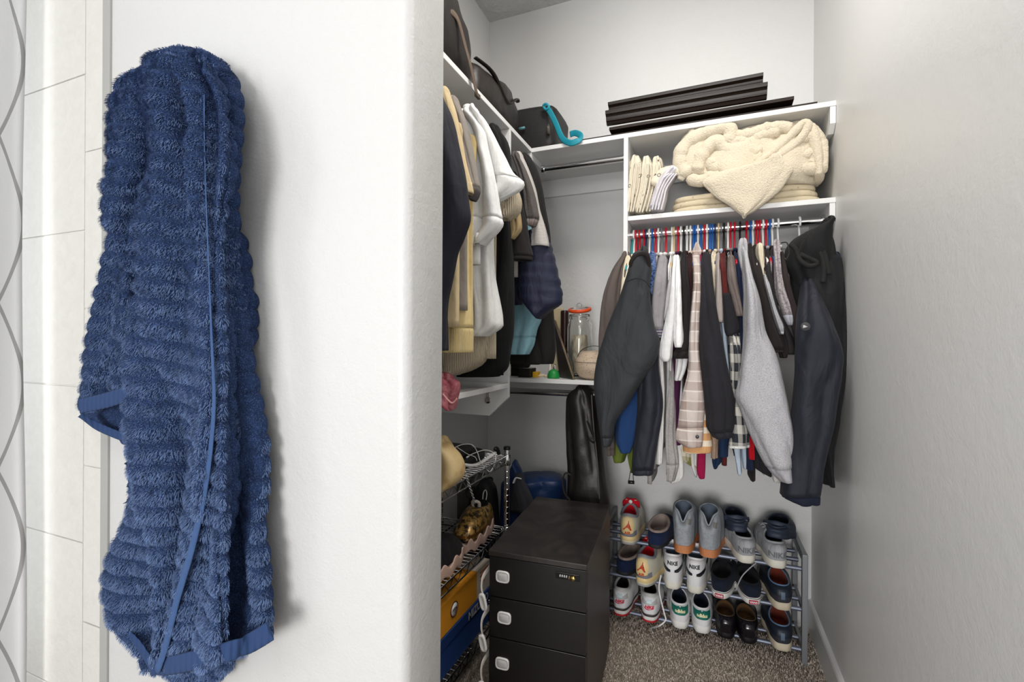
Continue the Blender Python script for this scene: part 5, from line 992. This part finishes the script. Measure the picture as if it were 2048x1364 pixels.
teal = plain('turquoise_ribbon', '#11899c', .55); b = MB()
b.tube(smoothpath([at(1094, 216, Y=2.075), at(1102, 228, Y=2.065), at(1112, 248, Y=2.055), at(1120, 268, Y=2.045), at(1128, 280, Y=2.03), at(1142, 286, Y=2.02), at(1158, 280, Y=2.02), at(1161, 271, Y=2.03), at(1150, 266, Y=2.05), at(1140, 269, Y=2.06)], 60), .013, 8, flat=.09, up=Vector((.2, 1, .2))); b.build('ribbon', teal, t)
b = MB(); b.tube(smoothpath([at(1086, 212, Y=2.075), at(1092, 208, Y=2.07), at(1098, 214, Y=2.07), at(1092, 219, Y=2.07), at(1087, 214, Y=2.072)], 20), .006, 8); b.build('ribbon_knot', teal, t)
b = MB(); p = at(1044, 257, Y=2.075); b.tube([p + Vector((-.014, 0, 0)), p + Vector((.014, 0, .002))], .008, 8, flat=.6); b.build('label_tag', plain('teal_tag', '#6aa4ab', .5), t)
b = MB(); p = at(1097, 268, Y=2.082); b.tube([p, p + Vector((0, 0, .03)), p + Vector((0, .004, .05))], [.013, .014, .004], 10, flat=.5); b.build('clear_tag', plain('clear_tag', '#4d4742', .15), t)
# mouldings
M_md = plain('espresso_wood', '#231913', .34, bump=.0003, scale=50, spec=.3)
def moulding(label, a, b_, prof, roll=0):
    a, b_ = Vector(a), Vector(b_); d = (b_ - a).normalized(); s = Vector((0, 0, 1)).cross(d).normalized(); u = d.cross(s).normalized(); u = -u if u.z < 0 else u; q = Matrix.Rotation(roll, 3, d); s = q @ s; u = q @ u
    mb = MB(); mb.prism([a - s * p[0] + u * p[1] for p in prof], b_ - a); return tag(mb.build('wood_moulding', M_md, origin=a, bevel=.0008, smooth=False), label, 'moulding', 'dark mouldings stacked on the top shelf')
CP = [(0, 0), (.014, 0), (.018, .006), (.022, .012), (.028, .016), (.031, .024), (.034, .034), (.040, .040), (.048, .044), (.050, .052), (.052, .062), (.046, .062), (.040, .050), (.030, .044), (.020, .036), (.010, .022), (0, .012)]
CP = [(p[0] * .9, p[1] * 1.0) for p in CP]
z = ZT + .0005
FL = [(0, 0), (.085, 0), (.085, .012), (.07, .018), (.05, .020), (.03, .024), (.02, .032), (.008, .034), (0, .028)]
X = lambda px, y=2.1: at(px, 240, Y=y).x
moulding('long flat dark moulding lying lowest on the top shelf, reaching the right wall', (X(1132, 2.12), 2.145, z), (X(1628, 2.12), 2.14, z), FL)
moulding('dark moulding second from the bottom with a stepped right end', (X(1222), 2.15, z + .0345), (X(1585), 2.14, z + .0345), FL)
moulding('dark crown moulding tilted across the middle of the stack', (X(1214), 2.105, z + .070), (X(1533), 2.105, z + .070), [(p[0], p[1] * .8) for p in CP])
moulding('dark crown moulding on top of the stack', (X(1218), 2.12, z + .121), (X(1525), 2.11, z + .121), [(p[0], p[1] * .65) for p in CP])
# ---------------------------------------------------------------- blankets in the cubby
def sherpa(name, h, d=.002):
    n = NT(name); v = n.noise(170, 3, .7); v2 = n.n('ShaderNodeTexVoronoi', {'Vector': n.co, 'Scale': 190}).outputs['Distance']
    n.col(n.mix(n.ramp(v, .3, .7), lin(h), tuple(c * .88 for c in lin(h)[:3]) + (1,))); n.rough(1); n.b.inputs['Sheen Weight'].default_value = .2; n.bump(n.math("ADD", v, n.math("MULTIPLY", v2, -.8)), d); return n.m
def inside(mb):
    """the blanket gives way where it meets the boards, the wall and the quilt under it"""
    mb.v = [(min(v[0], XR - .023), min(v[1], YB - .025), max(ZM + (.074 if v[0] > -.14 else .002), min(v[2], ZT - SH - .003))) if v[1] > YS - .004 else v for v in mb.v]
M_sh = sherpa('cream_sherpa', '#d8ccb5'); 
t = thing('fleece_blanket', (.15, 2.2, ZM), 'bunched cream fleece blanket with a corner drooping over the shelf edge', 'blanket')
b = MB(); cloth(b, [(248, 1540, 1600, 2.2, .12), (262, 1480, 1634, 2.19, .2), (285, 1440, 1646, 2.18, .26), (310, 1400, 1650, 2.17, .28), (340, 1380, 1650, 2.16, .28), (362, 1395, 1640, 2.16, .28), (378, 1420, 1630, 2.16, .25)], 2.17, .26, amp=.012, seed=101, folds=3, bottom='dome', step=.006, nt=90, ripple=.003)
cloth(b, [(270, 1372, 1398), (280, 1362, 1418), (300, 1354, 1432), (325, 1353, 1440), (342, 1360, 1440), (356, 1372, 1440)], 2.12, .16, amp=.008, seed=102, folds=2, bottom='dome', step=.006, nt=70)
cloth(b, [(266, 1606, 1636), (285, 1600, 1650), (320, 1604, 1653), (345, 1610, 1650), (362, 1612, 1646)], 2.12, .16, amp=.008, seed=103, folds=3, bottom='dome', step=.006, nt=70)
inside(b); b.build('blanket_bulk', M_sh, t)
b = MB(); cloth(b, [(318, 1535, 1568), (328, 1500, 1582), (340, 1450, 1588), (352, 1420, 1580), (365, 1404, 1572), (380, 1414, 1562), (398, 1436, 1542), (412, 1458, 1524), (424, 1472, 1508), (431, 1482, 1494)], 2.015, .045, amp=.004, seed=104, folds=2, bottom='dome', step=.005, nt=80, ripple=.0015); b.build('drooping_corner', M_sh, t)
def roll(mb, pts, r, Y0, flat=1.0, k=60, wob=.2, seed=0):
    P = smoothpath([at(p[0], p[1], Y=(p[2] if len(p) > 2 else Y0)) for p in pts], k); rr = [r * (1 + wob * noise.noise(Vector((i * .17 + seed, 0, 0)))) * min(1, .55 + .45 * min(i, k - 1 - i) / 4) for i in range(k)]; mb.tube(P, [q * 1.12 for q in rr], 18, flat=.85, up=Vector((0, 1, 0)))
b = MB()
for i, (pts, r) in enumerate([
    ([(1378, 352), (1362, 332), (1362, 306), (1378, 284), (1404, 268), (1436, 256), (1456, 256), (1461, 272), (1452, 290)], .026),
    ([(1392, 346), (1400, 318), (1414, 296), (1432, 284), (1452, 298), (1470, 304), (1500, 300), (1522, 310)], .026),
    ([(1374, 356), (1400, 362), (1430, 352), (1470, 342), (1505, 330), (1540, 318), (1556, 322)], .022),
    ([(1430, 318), (1424, 330), (1440, 338), (1470, 330), (1500, 322), (1526, 312)], .024),
    ([(1456, 288), (1480, 282), (1500, 290), (1514, 276), (1530, 268), (1560, 262)], .020),
    ([(1508, 330), (1540, 308), (1568, 284), (1590, 262), (1606, 246), (1616, 250), (1608, 268), (1590, 288), (1566, 306), (1540, 320)], .0135),
    ([(1566, 300), (1584, 308), (1606, 312), (1624, 306), (1632, 316), (1622, 330)], .02),
    ([(1598, 284), (1614, 272), (1634, 278), (1646, 296), (1650, 318), (1642, 336), (1626, 342)], .022),
    ([(1560, 322), (1590, 332), (1612, 338), (1636, 336), (1640, 346)], .022),
    ([(1470, 272), (1500, 268), (1530, 258), (1560, 254), (1584, 258)], .02)]): roll(b, pts, r, 2.045 if r < .02 else 2.06, k=70, seed=i * 9.1)
inside(b); b.build('blanket_folds', M_sh, t)
t = thing('folded_quilt', (.2, 2.2, ZM), 'folded beige quilt lying flat under the bunched fleece blanket', 'quilt'); M_q = fab('beige_quilt', '#d3c5a9', '#b9a88c', 'rings', 1.4, bump=.0015)
b = MB(); p0, p1 = at(1340, 400, Y=2.07).x, at(1648, 390, Y=2.07).x
for k in range(3): rbox(b, (p0 + k * .004, 2.062 + k * .004, ZM + .001 + k * .0235), (min(p1, XR - .024) - k * .006, 2.40, ZM + .026 + k * .0235), .011, amp=.0035, seed=k * 7)
b.build('quilt_layers', M_q, t)
M_cs = fab('ringed_cream_sheet', '#dad1bd', '#6c655c', 'rings', 1.0); M_ws = fab('white_lilac_sheet', '#d9d5da')
def sheetfold(label, rows, Y, dep, seed, mat, nl=3):
    t = thing('folded_sheet', tuple(at((rows[-1][1] + rows[-1][2]) / 2, rows[-1][0], Y=Y)), label, 'sheet', 'folded sheets at the left of the cubby'); 
    b = MB(); cloth(b, rows, Y, dep, amp=.004, seed=seed, folds=5, bottom='dome', step=.006, nt=64, ripple=.001); b.build('sheet', mat, t)
    b = MB()
    for k in range(nl):
        f = (k + 1) / (nl + 1); pts = [at(r[1] + (r[2] - r[1]) * f, r[0] + 2, Y=Y - dep / 2 - .001) for r in rows]; b.tube(smoothpath(pts, 24), .0035, 8)
    b.build('fold_edge', mat, t); return t
sheetfold('cream ringed sheet folded upright, leftmost in the cubby', [(323, 1264, 1284), (335, 1258, 1288), (370, 1255, 1284), (400, 1253, 1276), (422, 1252, 1270)], 2.11, .13, 201, M_cs)
sheetfold('cream ringed sheet folded upright, second from the left', [(325, 1288, 1304), (340, 1284, 1308), (370, 1279, 1305), (400, 1272, 1298), (423, 1268, 1290)], 2.11, .13, 202, M_cs)
sheetfold('cream ringed sheet leaning right at its top, third from the left', [(325, 1306, 1326), (340, 1304, 1328), (365, 1302, 1318), (390, 1296, 1312), (421, 1286, 1306)], 2.13, .13, 203, M_cs, 2)
sheetfold('crumpled white and lilac sheet right of the cream ringed ones', [(345, 1334, 1358), (355, 1320, 1352), (375, 1312, 1338), (395, 1304, 1334), (418, 1298, 1328)], 2.09, .13, 204, M_ws, 4)
b = MB(); roll(b, [(1306, 372), (1318, 352), (1336, 342), (1356, 342), (1364, 350), (1360, 360)], .018, 2.06, k=40, seed=3); tag(b.build('folded_sheet', M_cs, origin=at(1330, 360, Y=2.08)), 'cream ringed sheet rolled over the crumpled white sheet', 'sheet', 'folded sheets at the left of the cubby')
# ---------------------------------------------------------------- blue towel on its wall hook
t = thing('bath_towel', (-1.0, .68, 1.86), 'plush ribbed navy blue bath towel hanging in folds on the white wall', 'towel')
n = NT('blue_terry'); v = n.noise(70, 3, .7); v2 = n.noise(420, 2, .8)
c = n.mix(n.ramp(v, .3, .7), lin('#17243f'), lin('#23355a')); n.col(n.mix(n.math('MULTIPLY', n.ramp(v2, .5, .75), .6), c, lin('#5d78ad'))); n.rough(.95); n.b.inputs['Specular IOR Level'].default_value = .2; n.bump(n.noise(260, 3), .003); M_tw = n.m
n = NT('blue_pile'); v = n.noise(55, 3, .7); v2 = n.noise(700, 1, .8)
c = n.mix(n.ramp(v, .3, .7), lin('#33496e'), lin('#50699a')); n.col(n.mix(n.math('MULTIPLY', n.ramp(v2, .42, .66), .65), c, lin('#8fa4c8'))); n.rough(.85); n.b.inputs['Specular IOR Level'].default_value = .25; M_tp = n.m  # pale speckled highlights are mixed into the pile colour
M_th = fab('blue_hem', '#2a4068', '#1d3055', 'rib', 2.2, bump=.001)
RIB = dict(quilt=(.0385, .0078), folds=3, step=.0032, nt=110)
def panel(rows, Y, dep, seed, skew=None, bottom='dome', amp=.016, top='dome'):
    mb = MB(); cloth(mb, rows, Y, dep, amp=amp, seed=seed, bottom=bottom, top=top, skew=skew, **RIB); return mb
P = [
 panel([(119, 350, 428), (128, 325, 448), (150, 305, 468), (185, 300, 481), (260, 310, 484), (400, 330, 478), (560, 350, 481), (640, 360, 488), (760, 370, 505), (840, 380, 512), (960, 400, 525), (1100, 400, 535), (1200, 400, 541), (1262, 405, 544), (1296, 410, 541)], .652, .075, 301, skew=lambda f: 22 * max(0, f - .8) / .2),
 panel([(150, 392, 425), (200, 400, 452), (300, 404, 462), (400, 409, 452), (500, 414, 444), (600, 420, 447), (700, 425, 452), (800, 428, 452), (900, 424, 456), (1000, 408, 458), (1100, 384, 458), (1200, 357, 460), (1290, 334, 460), (1322, 322, 462)], .588, .045, 302, skew=lambda f: 18 * max(0, f - .85) / .15),
 panel([(140, 335, 405), (180, 322, 411), (250, 318, 412), (320, 305, 412), (380, 282, 414), (450, 274, 416), (520, 284, 418), (580, 276, 420), (640, 263, 424), (700, 256, 428), (760, 264, 430), (820, 276, 430), (880, 290, 428), (960, 305, 418), (1050, 318, 400), (1150, 335, 380), (1240, 346, 366), (1290, 345, 355)], .607, .06, 303),
 panel([(800, 268, 380), (870, 252, 410), (950, 261, 412), (1000, 254, 406), (1040, 245, 398), (1120, 222, 380), (1185, 224, 362), (1230, 244, 352), (1280, 280, 342), (1325, 308, 330)], .655, .05, 304, amp=.013),
 panel([(163, 276, 318), (178, 258, 326), (205, 232, 332), (250, 225, 334), (330, 231, 330), (400, 236, 318), (470, 244, 304), (540, 262, 298)], .650, .075, 305, amp=.013),
 panel([(390, 236, 266), (450, 228, 285), (520, 214, 294), (580, 200, 292), (640, 187, 284), (700, 174, 274), (760, 162, 266), (800, 158, 264)], .655, .05, 306, skew=lambda f: 20 * max(0, f - .7) / .3),
 panel([(1290, 330, 470), (1325, 324, 462), (1350, 340, 440), (1372, 360, 415)], .668, .035, 307),
 panel([(360, 262, 292), (480, 272, 300), (600, 262, 290), (760, 262, 300), (860, 256, 300), (920, 258, 300), (985, 264, 300)], .672, .04, 308)]
b = MB()
for m in P: b.add([(v[0], min(v[1], .6975), v[2]) for v in m.v], m.f)
cl = b.build('towel_cloth', M_tw, t)
# pile: loops of yarn standing off the cloth
rnd = random.Random(77); V = [Vector(v) for v in b.v]; tris = []; cum = []; tot = 0
for f in b.f:
    for k in range(1, len(f) - 1):
        a_, b_, c_ = V[f[0]], V[f[k]], V[f[k + 1]]; nr = (b_ - a_).cross(c_ - a_); ar = nr.length
        if ar < 1e-12: continue
        tris.append((a_, b_, c_, nr / ar)); tot += ar; cum.append(tot)
cents = [sum((Vector(v) for v in m.v), Vector()) / len(m.v) for m in P]
import bisect
bvh = BVHTree.FromPolygons(V, b.f); pv = []; pf = []; cnt = 0; tries = 0
while cnt < 230000 and tries < 700000:
    tries += 1; a_, b_, c_, nr = tris[bisect.bisect_left(cum, rnd.random() * tot) % len(tris)]
    u, w = rnd.random(), rnd.random()
    if u + w > 1: u, w = 1 - u, 1 - w
    p = a_ + (b_ - a_) * u + (c_ - a_) * w
    hit = bvh.ray_cast(p + Vector((0, -.3, 0)), Vector((0, 1, 0)))     # only the yarn on the room side of the towel
    if hit[0] is None or (hit[0] - p).length > .02: continue
    if nr.dot(Vector((-p.x, -p.y, 1.26 - p.z)) if abs(nr.y) < .2 else Vector((0, -1, 0))) < 0: nr = -nr
    g = noise.noise_vector(p * 60) * .45; ph = abs(math.sin(PI * (p.z + .15 * p.x) / .0385)); Lh = .0024 + .0046 * ph + rnd.uniform(-.0008, .001)
    d = (nr * .75 + g + Vector((0, -.25, -.35 + .25 * math.cos(2 * PI * (p.z + .15 * p.x) / .0385)))).normalized(); s = d.cross(Vector((0, 0, 1)));
    if s.length < .01: continue
    s = s.normalized() * rnd.uniform(.0004, .0007); o = len(pv); q = p + d * Lh * .55; e = p + d * Lh + Vector((0, 0, -.0010))
    pv += [p - s, p + s, q + s * .9, q - s * .9, e + s * .3, e - s * .3]; pf += [(o, o + 1, o + 2, o + 3), (o + 3, o + 2, o + 4, o + 5)]; cnt += 1
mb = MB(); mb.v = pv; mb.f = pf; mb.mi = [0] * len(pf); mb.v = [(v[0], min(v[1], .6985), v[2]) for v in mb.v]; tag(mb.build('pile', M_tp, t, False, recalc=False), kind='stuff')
def strip(name, pts, Y, r, mat=M_th, flat=.16):
    mb = MB(); P_ = smoothpath([at(x, y, Y=(q[0] if q else Y)) for x, y, *q in pts], 60); mb.tube(P_, r, 12, flat=flat, up=Vector((0, 1, 0))); return mb.build(name, mat, t)
strip('hem_band', [(312, 1333), (345, 1330, .572), (400, 1318, .57), (460, 1302, .58), (500, 1286, .605), (540, 1262, .615)], .578, .0165)
strip('hem_band', [(219, 1186), (229, 1226), (250, 1262), (278, 1292), (300, 1326), (309, 1350)], .632, .0125)
strip('hem_band', [(160, 812), (190, 806), (225, 797), (266, 782)], .612, .0165)
b = MB(); cloth(b, [(800, 170, 268), (825, 160, 264), (845, 185, 262), (865, 222, 260), (880, 246, 258)], .672, .02, amp=.002, seed=330, bottom='dome', step=.005); b.build('flap_lining', M_tw, t)
strip('hem_band', [(160, 830, .62), (190, 850, .64), (225, 866, .65), (258, 878, .655)], .64, .010)
strip('selvage', [(408, 190), (409, 300), (412, 400), (416, 500), (420, 600), (424, 700), (428, 800), (421, 900), (406, 1000), (383, 1100), (354, 1200), (332, 1290), (314, 1342)], .568, [.0016 + .0062 * min(1, max(0, (i - 18) / 25)) for i in range(60)], fab('blue_selvage', '#3b5580'), .3)
b = MB(); p = Vector((at(385, 150, Y=.69).x, .699, at(385, 150, Y=.69).z)); b.lathe([(.0001, 0), (.02, 0), (.02, .006), (.008, .008), (.007, .03), (.011, .034), (.011, .04), (.0001, .042)], p, 24, M=Matrix.Rotation(PI / 2, 4, 'X'))
tag(b.build('wall_hook', M_steel, origin=p), 'small steel wall hook holding the blue towel, mostly covered by it', 'hook')
# ---------------------------------------------------------------- shower curtain
n = NT('printed_curtain'); x, y, z = n.xyz(); n.rough(.55)
def wave(ph, A, off, w):
    c_ = n.math('MULTIPLY', n.math('SINE', n.math('ADD', n.math('MULTIPLY', z, 2 * PI / .82), ph)), A)
    dd = n.math('ABSOLUTE', n.math('SUBTRACT', n.math('SUBTRACT', y, c_), off)); return n.math('LESS_THAN', dd, w)
m = n.math('MAXIMUM', wave(0.4, .045, -.045, .0035), wave(3.54, .045, -.045, .0035))
for k in range(1, 5): m = n.math('MAXIMUM', m, n.math('MAXIMUM', wave(.4, .045, -.045 - .09 * k, .0035), wave(3.54, .045, -.045 - .09 * k, .0035)))
n.col(n.mix(m, lin('#dcdddf'), lin('#9b9b9b'))); n.bump(n.noise(300, 2), .0003); M_cu = n.m
b = MB(); R = []; cx0 = -1.60
for i in range(60):
    z_ = .12 + 2.1 * i / 59; ring = []
    ys = [.652 - 1.0 * j / 90 + (.004 * math.sin(z_ * 3.3)) for j in range(91)]
    f_ = lambda yy: cx0 + .016 * math.sin((yy - .65) * 42 + .4 * math.sin(z_ * 2)) + .006 * math.sin(yy * 95)
    ring = [Vector((f_(yy), yy, z_)) for yy in ys] + [Vector((f_(yy) - .0016, yy, z_)) for yy in ys[::-1]]; R.append(ring)
b.rings(R); o = b.build('shower_curtain', M_cu, origin=(cx0, .65, 1.4)); tag(o, 'white shower curtain with crossing grey wavy lines beside the tile', 'curtain')
b = MB(); b.tube([(cx0, -.75, 2.25), (cx0, .69, 2.25)], .0125, 20); t = thing('curtain_rod', (cx0, 0, 2.25), 'chrome shower rod that the printed curtain hangs from', 'rod'); b.build('rod', M_chrome, t, True, auto=40)
